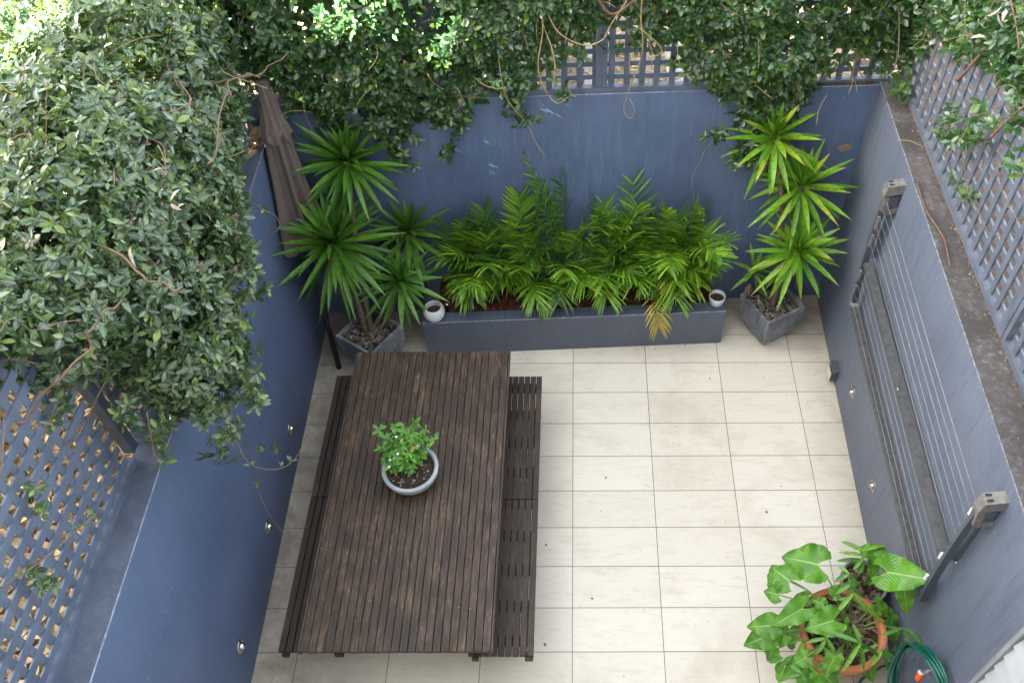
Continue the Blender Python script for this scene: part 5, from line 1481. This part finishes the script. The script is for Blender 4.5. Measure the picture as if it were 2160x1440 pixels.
for a, tp_, w_, r_, nn in [
    ((1.5206, 0.2951, 0.6600), (1.3113, 0.3626, 0.6400), 0.27, R0(.02, .06), (-.1, -.25, 1)),
    ((1.3438, 0.2172, 0.6000), (1.2451, 0.3277, 0.5800), 0.21, R0(-.02, .05), (-.3, -.2, 1)),
    ((1.2723, 0.1501, 0.5500), (1.1921, 0.1838, 0.5300), 0.13, R0(-.04, .04), (-.3, -.3, 1)),
    ((1.4019, 0.0458, 0.5800), (1.2070, -0.0550, 0.5600), 0.16, R0(-.05, .02), (-.1, -.4, 1)),
    ((1.2222, -0.0332, 0.5200), (1.0674, -0.0286, 0.4800), 0.17, R0(-.06, 0), (-.3, -.5, 1)),
    ((1.2083, -0.0607, 0.4400), (1.0543, -0.1081, 0.3800), 0.18, R0(-.06, -.02), (-.5, -.6, 1)),
    ((1.5664, -0.0451, 0.6200), (1.3883, -0.0969, 0.6200), 0.20, R0(0, 0), (-.1, -.3, 1)),
    ((1.6480, 0.1582, 0.5500), (1.5834, 0.1848, 0.5600), 0.11, R0(.02, .03), (0, -.5, 1)),
    ((1.6556, -0.1202, 0.5000), (1.6704, 0.0010, 0.6000), 0.09, R0(.03, -.02), (.6, -.4, .6)),
    ((1.9882, 0.0370, 0.4000), (2.0169, -0.1102, 0.3000), 0.16, R0(.12, .02), (.7, -.3, .6)),
    ((1.3482, -0.0065, 0.4000), (1.3593, -0.1085, 0.3000), 0.17, R0(-.10, -.03), (-.8, -.4, .6)),
    ((1.3961, -0.2123, 0.3600), (1.2861, -0.2703, 0.2800), 0.15, R0(-.08, -.10), (-.4, -.6, .8)),
    ((1.4996, -0.2904, 0.4200), (1.6085, -0.3551, 0.3200), 0.20, R0(-.02, -.14), (0, -.8, .8)),
    ((1.4181, -0.2768, 0.3400), (1.3929, -0.3490, 0.2600), 0.13, R0(-.05, -.14), (-.2, -.8, .8)),
    ((1.4562, 0.1436, 0.5000), (1.3531, 0.1473, 0.4200), 0.10, R0(-.03, .03), (-.5, -.3, 1)),
    ((1.9057, 0.1236, 0.4500), (2.0022, 0.0757, 0.3800), 0.12, R0(.10, .05), (.5, -.3, 1)),
    ((1.2398, -0.1172, 0.3400), (1.2073, -0.1687, 0.2800), 0.10, R0(-.12, -.06), (-.5, -.5, 1)),
    ((1.3032, 0.3075, 0.5000), (1.2352, 0.2463, 0.4600), 0.12, R0(-.02, .07), (-.6, -.3, 1)),
    ((1.2953, -0.0442, 0.4200), (1.1579, -0.0503, 0.3600), 0.16, R0(-.08, -.02), (-.4, -.4, 1)),
    ((1.4068, -0.2053, 0.4600), (1.3166, -0.2476, 0.4200), 0.12, R0(-.06, -.08), (-.3, -.5, 1)),
    ((1.5602, -0.2275, 0.5200), (1.5034, -0.3252, 0.4400), 0.12, R0(0, -.08), (-.1, -.7, 1)),
    ((1.9715, 0.1149, 0.3600), (2.0619, 0.0238, 0.2800), 0.14, R0(.14, .06), (.6, -.2, .8)),
    ((1.3046, -0.2197, 0.3000), (1.2617, -0.2853, 0.2400), 0.12, R0(-.12, -.10), (-.5, -.5, 1)),
    ((1.8052, -0.2062, 0.3400), (1.8501, -0.2934, 0.2600), 0.13, R0(.06, -.14), (.2, -.8, 1)),
    ((1.5409, 0.0864, 0.5400), (1.4808, 0.1262, 0.5400), 0.10, R0(0, .02), (-.2, -.3, 1))]:
    arum_leaf(ar, a, tp_, w_, r_, nn)
ar2 = thing('arum_plant', bp0 + Vector((0, 0, 0.28)), 'arum with one very large shiny leaf growing in the grey pot', 'plant')
R1 = bp0 + Vector((0.0, -0.02, 0.28))
for a, tp_, w_, nn in [((1.8364, 0.1088, 0.9500), (2.0278, -0.0070, 1.1000), 0.23, (-.3, -.35, 1)), ((1.9430, 0.3994, 0.5600), (1.8152, 0.4887, 0.5400), 0.17, (0, .2, 1)),
                       ((1.9671, 0.0678, 0.8000), (1.9977, -0.0394, 0.6600), 0.12, (-.2, -.9, .6)), ((1.9269, 0.4109, 0.5500), (1.8966, 0.2487, 0.4500), 0.11, (.2, -.5, .8)), ((1.7796, 0.2446, 0.4600), (1.7228, 0.2606, 0.4600), 0.08, (-.2, -.3, 1))]:
    arum_leaf(ar2, a, tp_, w_, R1, nn)
# lance leaved shoots
gi = thing('ginger_plant', tc0 + Vector((0.05, 0, 0.36)), 'thin shoots with narrow lance leaves mixed among the arum', 'plant')
mb = MB(); lv = Leaves()
def shoot(p0, p1, leaves_):
    p0, p1 = Vector(p0), Vector(p1)
    pts = curve([p0, p0.lerp(p1, 0.5) + Vector((0, 0, 0.05)), p1], 6)
    mb.tube(pts, 0.003, 5, 0.6)
    for f_, tip_ in leaves_:
        b_ = pts[int(f_ * (len(pts) - 1))]
        d_ = Vector(tip_) - b_
        lv.add(np.array([tuple(b_)]), np.array([tuple(d_)]), np.array([[0.1, -0.2, 1.0]]), d_.length, 0.014 * random.uniform(.8, 1.2), LANCE, 0.4, 0.08, 0.12)
shoot(bp0 + Vector((-.02, -.03, .28)), (1.7945, 0.3600, 0.7200), [(1, (1.6764, 0.4240, 0.7400)), (1, (1.9495, 0.3974, 0.7400)), (1, (1.9830, 0.3949, 0.7000)), (.9, (1.6547, 0.3704, 0.7000)), (.7, (1.6476, 0.3326, 0.6600)), (.6, (1.7852, 0.2595, 0.6000)), (.8, (1.7497, 0.2818, 0.6200))])
shoot(R0(.02, -.02), (1.6876, -0.1956, 0.6600), [(1, (1.6516, -0.0975, 0.7200)), (1, (1.7426, -0.2012, 0.6000)), (1, (1.4777, -0.1015, 0.6600)), (1, (1.5752, -0.3355, 0.5500)), (.9, (1.7400, -0.3048, 0.5000)), (1, (1.8446, -0.2392, 0.5500)), (.8, (1.6422, -0.2627, 0.5000))])
shoot(R0(.06, 0), (1.9844, -0.0956, 0.6200), [(1, (2.1000, -0.1861, 0.5800)), (1, (1.9958, -0.2129, 0.5000)), (.95, (1.8303, -0.1325, 0.6200)), (.9, (1.9425, -0.1401, 0.5500)), (1, (2.0733, -0.1899, 0.6200))])
shoot(R0(.0, .05), (1.7256, 0.1359, 0.6000), [(1, (1.7941, 0.0237, 0.5800)), (1, (1.5824, 0.0070, 0.5500)), (.9, (1.9237, -0.0033, 0.5000)), (.8, (1.6324, 0.1214, 0.5500))])
shoot(R0(-.05, -.1), (1.2770, -0.1918, 0.4000), [(1, (1.2292, -0.1467, 0.3800)), (1, (1.2007, -0.1902, 0.3400)), (.8, (1.4359, -0.0742, 0.4200)), (.7, (1.5390, -0.1477, 0.4200)), (.9, (1.2524, -0.2336, 0.3400))])
shoot(R0(.05, .03), (1.7015, 0.2320, 0.6600), [(1, (1.6179, 0.2041, 0.6200)), (1, (1.7783, 0.1818, 0.6000)), (1, (1.6493, 0.2947, 0.6600)), (.8, (1.8216, 0.1208, 0.5500)), (.8, (1.5926, 0.1429, 0.5500))])
shoot(R0(.10, -.04), (1.8365, -0.2006, 0.5600), [(1, (1.9676, -0.2495, 0.5000)), (1, (1.7653, -0.2770, 0.5000)), (1, (1.8955, -0.3052, 0.4600)), (.8, (1.7118, -0.1996, 0.5200))])
shoot(R0(-.02, .02), (1.5078, -0.1439, 0.6000), [(1, (1.3970, -0.1482, 0.5600)), (1, (1.4507, -0.2205, 0.5400)), (1, (1.5664, -0.2225, 0.5600)), (.8, (1.6084, -0.1011, 0.6000))])
shoot(R0(-.10, -.12), (1.3675, -0.2970, 0.4400), [(1, (1.2604, -0.3054, 0.4000)), (1, (1.4059, -0.3670, 0.4000)), (1, (1.3056, -0.2405, 0.4400)), (.8, (1.4689, -0.3044, 0.4200))])
shoot(R0(-.04, -.12), (1.5522, -0.2413, 0.4800), [(1, (1.4610, -0.2678, 0.4200)), (.8, (1.5937, -0.3397, 0.4000)), (.9, (1.5079, -0.1487, 0.5000))])
mb.build('stem', 'petiole', gi, True)
lv.build('foliage', 'chilli', gi)

# ================================================================= HOSE
def hose_pt(y, z, off): return Vector((xright(y) - 0.03 - off, y, z))
hs_ = thing('garden_hose', (2.03, -0.35, 0.35), 'dark green garden hose looped in a coil against the right wall', 'hose')
HC = (-0.47, 0.66)
mb = MB()
pts = []
for k in range(5 * 28):
    a = k / 28 * 2 * math.pi + 0.6
    j = k / 140
    ry = 0.225 + 0.018 * math.sin(j * 9 + 1) + 0.012 * math.sin(3 * a)
    rz = 0.30 + 0.02 * math.sin(j * 7)
    pts.append(Vector((xright(HC[0]) - 0.030 - 0.045 * j - 0.10 * (0.5 + 0.5 * math.cos(a + 0.5)) - 0.012 * math.sin(a * 1.5), HC[0] + ry * math.cos(a), HC[1] + rz * math.sin(a))))
pts += [Vector((2.0268, -0.1691, 0.3000)), Vector((1.9688, -0.1361, 0.1000)), Vector((1.8581, -0.1831, 0.0200)), Vector((1.7444, -0.3011, 0.0200))]
mb.tube(pts, 0.0085, 8)
mb.build('hose_pipe', 'hose', hs_, True)
cp = Vector((1.9650, -0.4047, 0.7168))
mb = MB(); mb.lathe([(0.012, -0.03), (0.019, -0.025), (0.020, 0.01), (0.016, 0.02)], cp, 20, (0.3, 0.5, 0.8), True, True); mb.build('connector', 'orange', hs_, True)
mb = MB(); mb.lathe([(0.020, 0.0), (0.021, 0.006), (0.017, 0.01)], cp + Vector((0.3, 0.5, 0.8)).normalized() * 0.018, 20, (0.3, 0.5, 0.8), True, True); mb.build('collar', 'white', hs_, True)
tpp = Vector((2.0050, -0.4165, 0.8562))
ta_ = thing('garden_tap', tpp, 'dull brass garden tap on the wall inside the hose coil', 'tap')
mb = MB(); mb.tube([cp + Vector((0.01, 0.012, 0.02)), cp.lerp(tpp, 0.35) + Vector((0, 0, 0.012)), tpp, Vector((xright(tpp.y) - 0.001, tpp.y, tpp.z))], 0.010, 10)
mb.lathe([(0.014, -0.012), (0.016, 0), (0.014, 0.012)], cp.lerp(tpp, 0.55), 16, tuple(tpp - cp), True, True)
mb.build('tap_body', 'grey_plastic', ta_, True)
mb = MB(); mb.beam(tpp + Vector((0, -0.03, 0.03)), tpp + Vector((0, 0.03, 0.03)), 0.012, 0.006); mb.build('tap_handle', 'brass', ta_)

# ================================================================= CLOTHES AIRER
def rk(y, z, off): return Vector((xright(y) - off, y, z))
ra = thing('clothes_airer', (2.10, 1.07, 1.4), 'fold down grey clothes airer hanging flat on the right wall', 'clothes airer')
YFAR, YNEAR, ZT, ZM, ZBt = 2.185, -0.02, 2.04, 1.385, 0.93
inr = Vector((-1, 0, 0))
mb = MB(); mb.beam(rk(YNEAR, ZBt, 0.062), rk(YFAR, ZBt, 0.062), 0.055, 0.034, up=(0, 0, 1)); mb.build('front_bar', 'rack_bar', ra)
mb = MB(); mb.beam(rk(YNEAR + 0.015, ZM, 0.072), rk(YFAR - 0.015, ZM, 0.072), 0.055, 0.034, up=(0, 0, 1)); mb.build('middle_bar', 'rack_bar', ra)
for ya, sg in ((YFAR, 1), (YNEAR, -1)):
    yo = ya + sg * 0.018
    pts = curve([rk(yo, ZT - 0.03, 0.085), rk(yo, 1.7, 0.090), rk(yo, 1.3, 0.080), rk(yo, 1.05, 0.068), rk(yo, ZBt - 0.03, 0.052)], 6)
    mb = MB()
    for p, q in zip(pts[:-1], pts[1:]):
        ext = (q - p).normalized() * 0.001
        mb.beam(p, q + ext, 0.024, 0.042, up=(-1, 0, 0))
    mb.build('arm', 'rack_side', ra)
    mb = MB(); mb.beam(rk(yo, 1.95, 0.032), rk(yo, 1.42, 0.032), 0.018, 0.030, up=(-1, 0, 0)); mb.build('stay', 'rack_side', ra)
    # wall bracket: C shaped casting with two slots on top
    brk = MB()
    y0_, y1_ = (ya - 0.01, ya + 0.055) if sg > 0 else (ya - 0.055, ya + 0.01)
    xw = xright(ya)
    brk.hexa([(xw - 0.115, y0_, ZT - 0.055), (xw - 0.001, y0_, ZT - 0.03), (xw - 0.001, y1_, ZT - 0.03), (xw - 0.115, y1_, ZT - 0.055),
              (xw - 0.105, y0_, ZT + 0.025), (xw - 0.001, y0_, ZT + 0.045), (xw - 0.001, y1_, ZT + 0.045), (xw - 0.105, y1_, ZT + 0.025)])
    ysd = y0_ if sg < 0 else y0_
    brk.hexa([(xw - 0.095, y0_ + 0.002, ZT - 0.19), (xw - 0.055, y0_ + 0.002, ZT - 0.21), (xw - 0.055, y1_ - 0.002, ZT - 0.21), (xw - 0.095, y1_ - 0.002, ZT - 0.19),
              (xw - 0.113, y0_ + 0.002, ZT - 0.056), (xw - 0.078, y0_ + 0.002, ZT - 0.056), (xw - 0.078, y1_ - 0.002, ZT - 0.056), (xw - 0.113, y1_ - 0.002, ZT - 0.056)])
    brk.hexa([(xw - 0.054, y0_ + 0.002, ZT - 0.21), (xw - 0.001, y0_ + 0.002, ZT - 0.19), (xw - 0.001, y1_ - 0.002, ZT - 0.19), (xw - 0.054, y1_ - 0.002, ZT - 0.21),
              (xw - 0.054, y0_ + 0.002, ZT - 0.175), (xw - 0.001, y0_ + 0.002, ZT - 0.155), (xw - 0.001, y1_ - 0.002, ZT - 0.155), (xw - 0.054, y1_ - 0.002, ZT - 0.175)])
    bk = brk.build('bracket', 'bracket', ra)
    mb = MB()
    mb.box(xw - 0.076, xw - 0.012, y0_ + 0.008, y1_ - 0.008, ZT - 0.153, ZT - 0.06)
    mb.build('bracket_inner', 'rack_side', bk)
    mb = MB()
    for yy in (y0_ + 0.014, y1_ - 0.020):
        zt_ = ZT + 0.0285
        mb.box(xw - 0.096, xw - 0.066, yy, yy + 0.010, zt_ + 0.004, zt_ + 0.0075)
    mb.build('slot', 'black', bk)
upper = [1.955, 1.875, 1.80, 1.715, 1.64, 1.555, 1.50]
lower = [1.30, 1.225, 1.15, 1.06, 0.975]
for z_ in upper[:6] + lower:
    o_ = 0.092 if z_ > 1.4 else 0.080
    mb = MB(); mb.tube([rk(YNEAR + 0.0, z_, o_), rk(1.1, z_ - 0.004, o_), rk(YFAR - 0.0, z_, o_)], 0.0017, 6)
    mb.build('clothes_line', 'cord', ra, True)
for za, zb_ in ((1.965, 1.865), (1.81, 1.705), (1.65, 1.545), (1.31, 1.215), (1.16, 1.05)):
    mb = MB(); mb.beam(rk(YFAR - 0.004, za, 0.098), rk(YFAR - 0.004, zb_, 0.098), 0.022, 0.016, up=(-1, 0, 0)); mb.build('line_cleat', 'bracket', ra)
for z_ in (1.90, 1.42, 1.16):
    mb = MB()
    for k in range(3):
        mb.lathe([(0.006, -0.008), (0.011, -0.004), (0.011, 0.004), (0.006, 0.008)], rk(YNEAR + 0.012, z_ - 0.02 * k, 0.094), 12, (0, 0, 1), True, True)
    mb.build('tensioner', 'white', ra, True)
mb = MB(); mb.lathe([(0.010, 0), (0.009, 0.006), (0, 0.008)], rk(YNEAR - 0.034, 1.42, 0.03), 14, (0, -1, 0)); mb.build('bolt', 'steel', ra, True)
mb = MB(); mb.beam(rk(YFAR, ZBt - 0.01, 0.062), rk(YFAR, ZBt + 0.03, 0.062), 0.05, 0.045, up=(-1, 0, 0)); mb.build('end_cap', 'trim', ra)
mb = MB(); mb.tube([rk(1.07, ZM + 0.02, 0.09), rk(1.08, ZM + 0.03, 0.10), rk(1.10, ZM + 0.03, 0.10)], 0.004, 6); mb.build('hook', 'steel', ra, True)

# ================================================================= WALL LIGHTS, BOX, STICKS
def wall_light(y, z, side, label):
    x = xleft(y) if side < 0 else xright(y)
    ax = (1, 0, 0) if side < 0 else (-1, 0, 0)
    t = thing('wall_light', (x, y, z), label, 'wall light', 'round steel lights low on the side walls')
    c = Vector((x, y, z)) + Vector(ax) * 0.001
    mb = MB(); mb.lathe([(0.050, 0), (0.050, 0.004), (0.040, 0.008), (0.0, 0.009)], c, 36, ax); mb.build('plate', 'brass' if side > 0 else 'steel', t, True)
    mb = MB()
    V, F = [], []
    q = Vector(ax)
    n, k = 16, 8
    for i in range(n + 1):
        a = math.pi * i / n
        for j in range(k + 1):
            b_ = math.pi * 0.5 * j / k
            r = 0.026
            V.append(c + q * (0.006 + r * math.sin(b_) * math.sin(a) * 1.1) + Vector((0, r * math.cos(a) * 1.0, r * math.cos(b_) * math.sin(a) + 0.002)))
    for i in range(n):
        for j in range(k):
            a0 = i * (k + 1) + j
            F.append((a0, a0 + 1, a0 + k + 2, a0 + k + 1))
    mb.add(V, F); mb.build('eyelid', 'steel', t, True)
    mb = MB(); mb.lathe([(0.017, 0.0), (0.015, 0.008), (0, 0.012)], c + Vector(ax) * 0.006 + Vector((0, 0, -0.012)), 20, ax); mb.build('lens', 'white', t, True)
wall_light(1.557, 0.305, -1, 'steel eyelid light on the left wall, farthest of three, near the vine tendril')
wall_light(0.752, 0.310, -1, 'steel eyelid light on the left wall, middle of three, beside the bench seam')
wall_light(-0.08, 0.322, -1, 'steel eyelid light on the left wall, nearest of three, by the bench end')
wall_light(1.815, 0.379, 1, 'brassy eyelid light on the right wall just in front of the power box')
wall_light(1.014, 0.378, 1, 'brassy eyelid light on the right wall between the power box and the plant pots')
yb_ = 2.21
t = thing('power_box', (xright(yb_), yb_, 0.1), 'small grey outdoor power box low on the right wall near the floor', 'power box')
xw = xright(yb_)
mb = MB(); mb.box(xw - 0.060, xw - 0.001, yb_ - 0.055, yb_ + 0.055, 0.07, 0.155); mb.build('box_body', 'rack_side', t)
mb = MB(); mb.box(xw - 0.050, xw - 0.001, yb_ - 0.06, yb_ + 0.06, 0.157, 0.185); mb.build('lid', 'rack', t)
mb = MB(); mb.box(xw - 0.066, xw - 0.0615, yb_ - 0.05, yb_ + 0.05, 0.06, 0.15); mb.build('face', 'foam', t)

def stick(pts, r, label, mat='stem_red'):
    mb = MB(); mb.tube(curve(pts, 7), r, 6, 0.75, 0.1)
    o_ = mb.build('stick', mat, None, True)
    return tag(o_, label, 'stick', 'fallen sticks on the wall tops')
zz = ZR + 0.010
stick(((2.1279, 2.0681, 2.1900), (2.1207, 1.8410, 2.1900), (2.1619, 1.6095, 2.1900), (2.1555, 1.4815, 2.1900), (2.1397, 1.3612, 2.1900)), 0.006, 'long bare orange brown stick lying along the grimy top of the right wall')
stick(((2.1047, 2.4936, 2.1860), (2.1843, 2.4832, 2.1860), (2.2549, 2.4249, 2.1860)), 0.003, 'thin pale curved twig lying across the right wall top near the corner', 'stem_pale')
# chipped paint patch on the back wall
mb = MB()
c = Vector((1.79, 0, 1.62)); pts_ = []
c = Vector((2.0138, 3.1448, 1.6121))
for k in range(14):
    a = 2 * math.pi * k / 14
    r = 0.055 * random.uniform(0.6, 1.15)
    pts_.append((c.x + r * 1.1 * math.cos(a), yback(c.x + r * 1.1 * math.cos(a)) - 0.004, c.z + r * 0.7 * math.sin(a)))
pts_b = [(p[0], p[1] + 0.0035, p[2]) for p in pts_]
n = len(pts_)
mb.add(pts_ + pts_b, [tuple(range(n))] + [(i, (i + 1) % n, n + (i + 1) % n, n + i) for i in range(n)])
tag(mb.build('paint_chip_patch', 'bark'), 'ragged grey brown patch of chipped paint on the blue wall above the right yucca', 'scar')
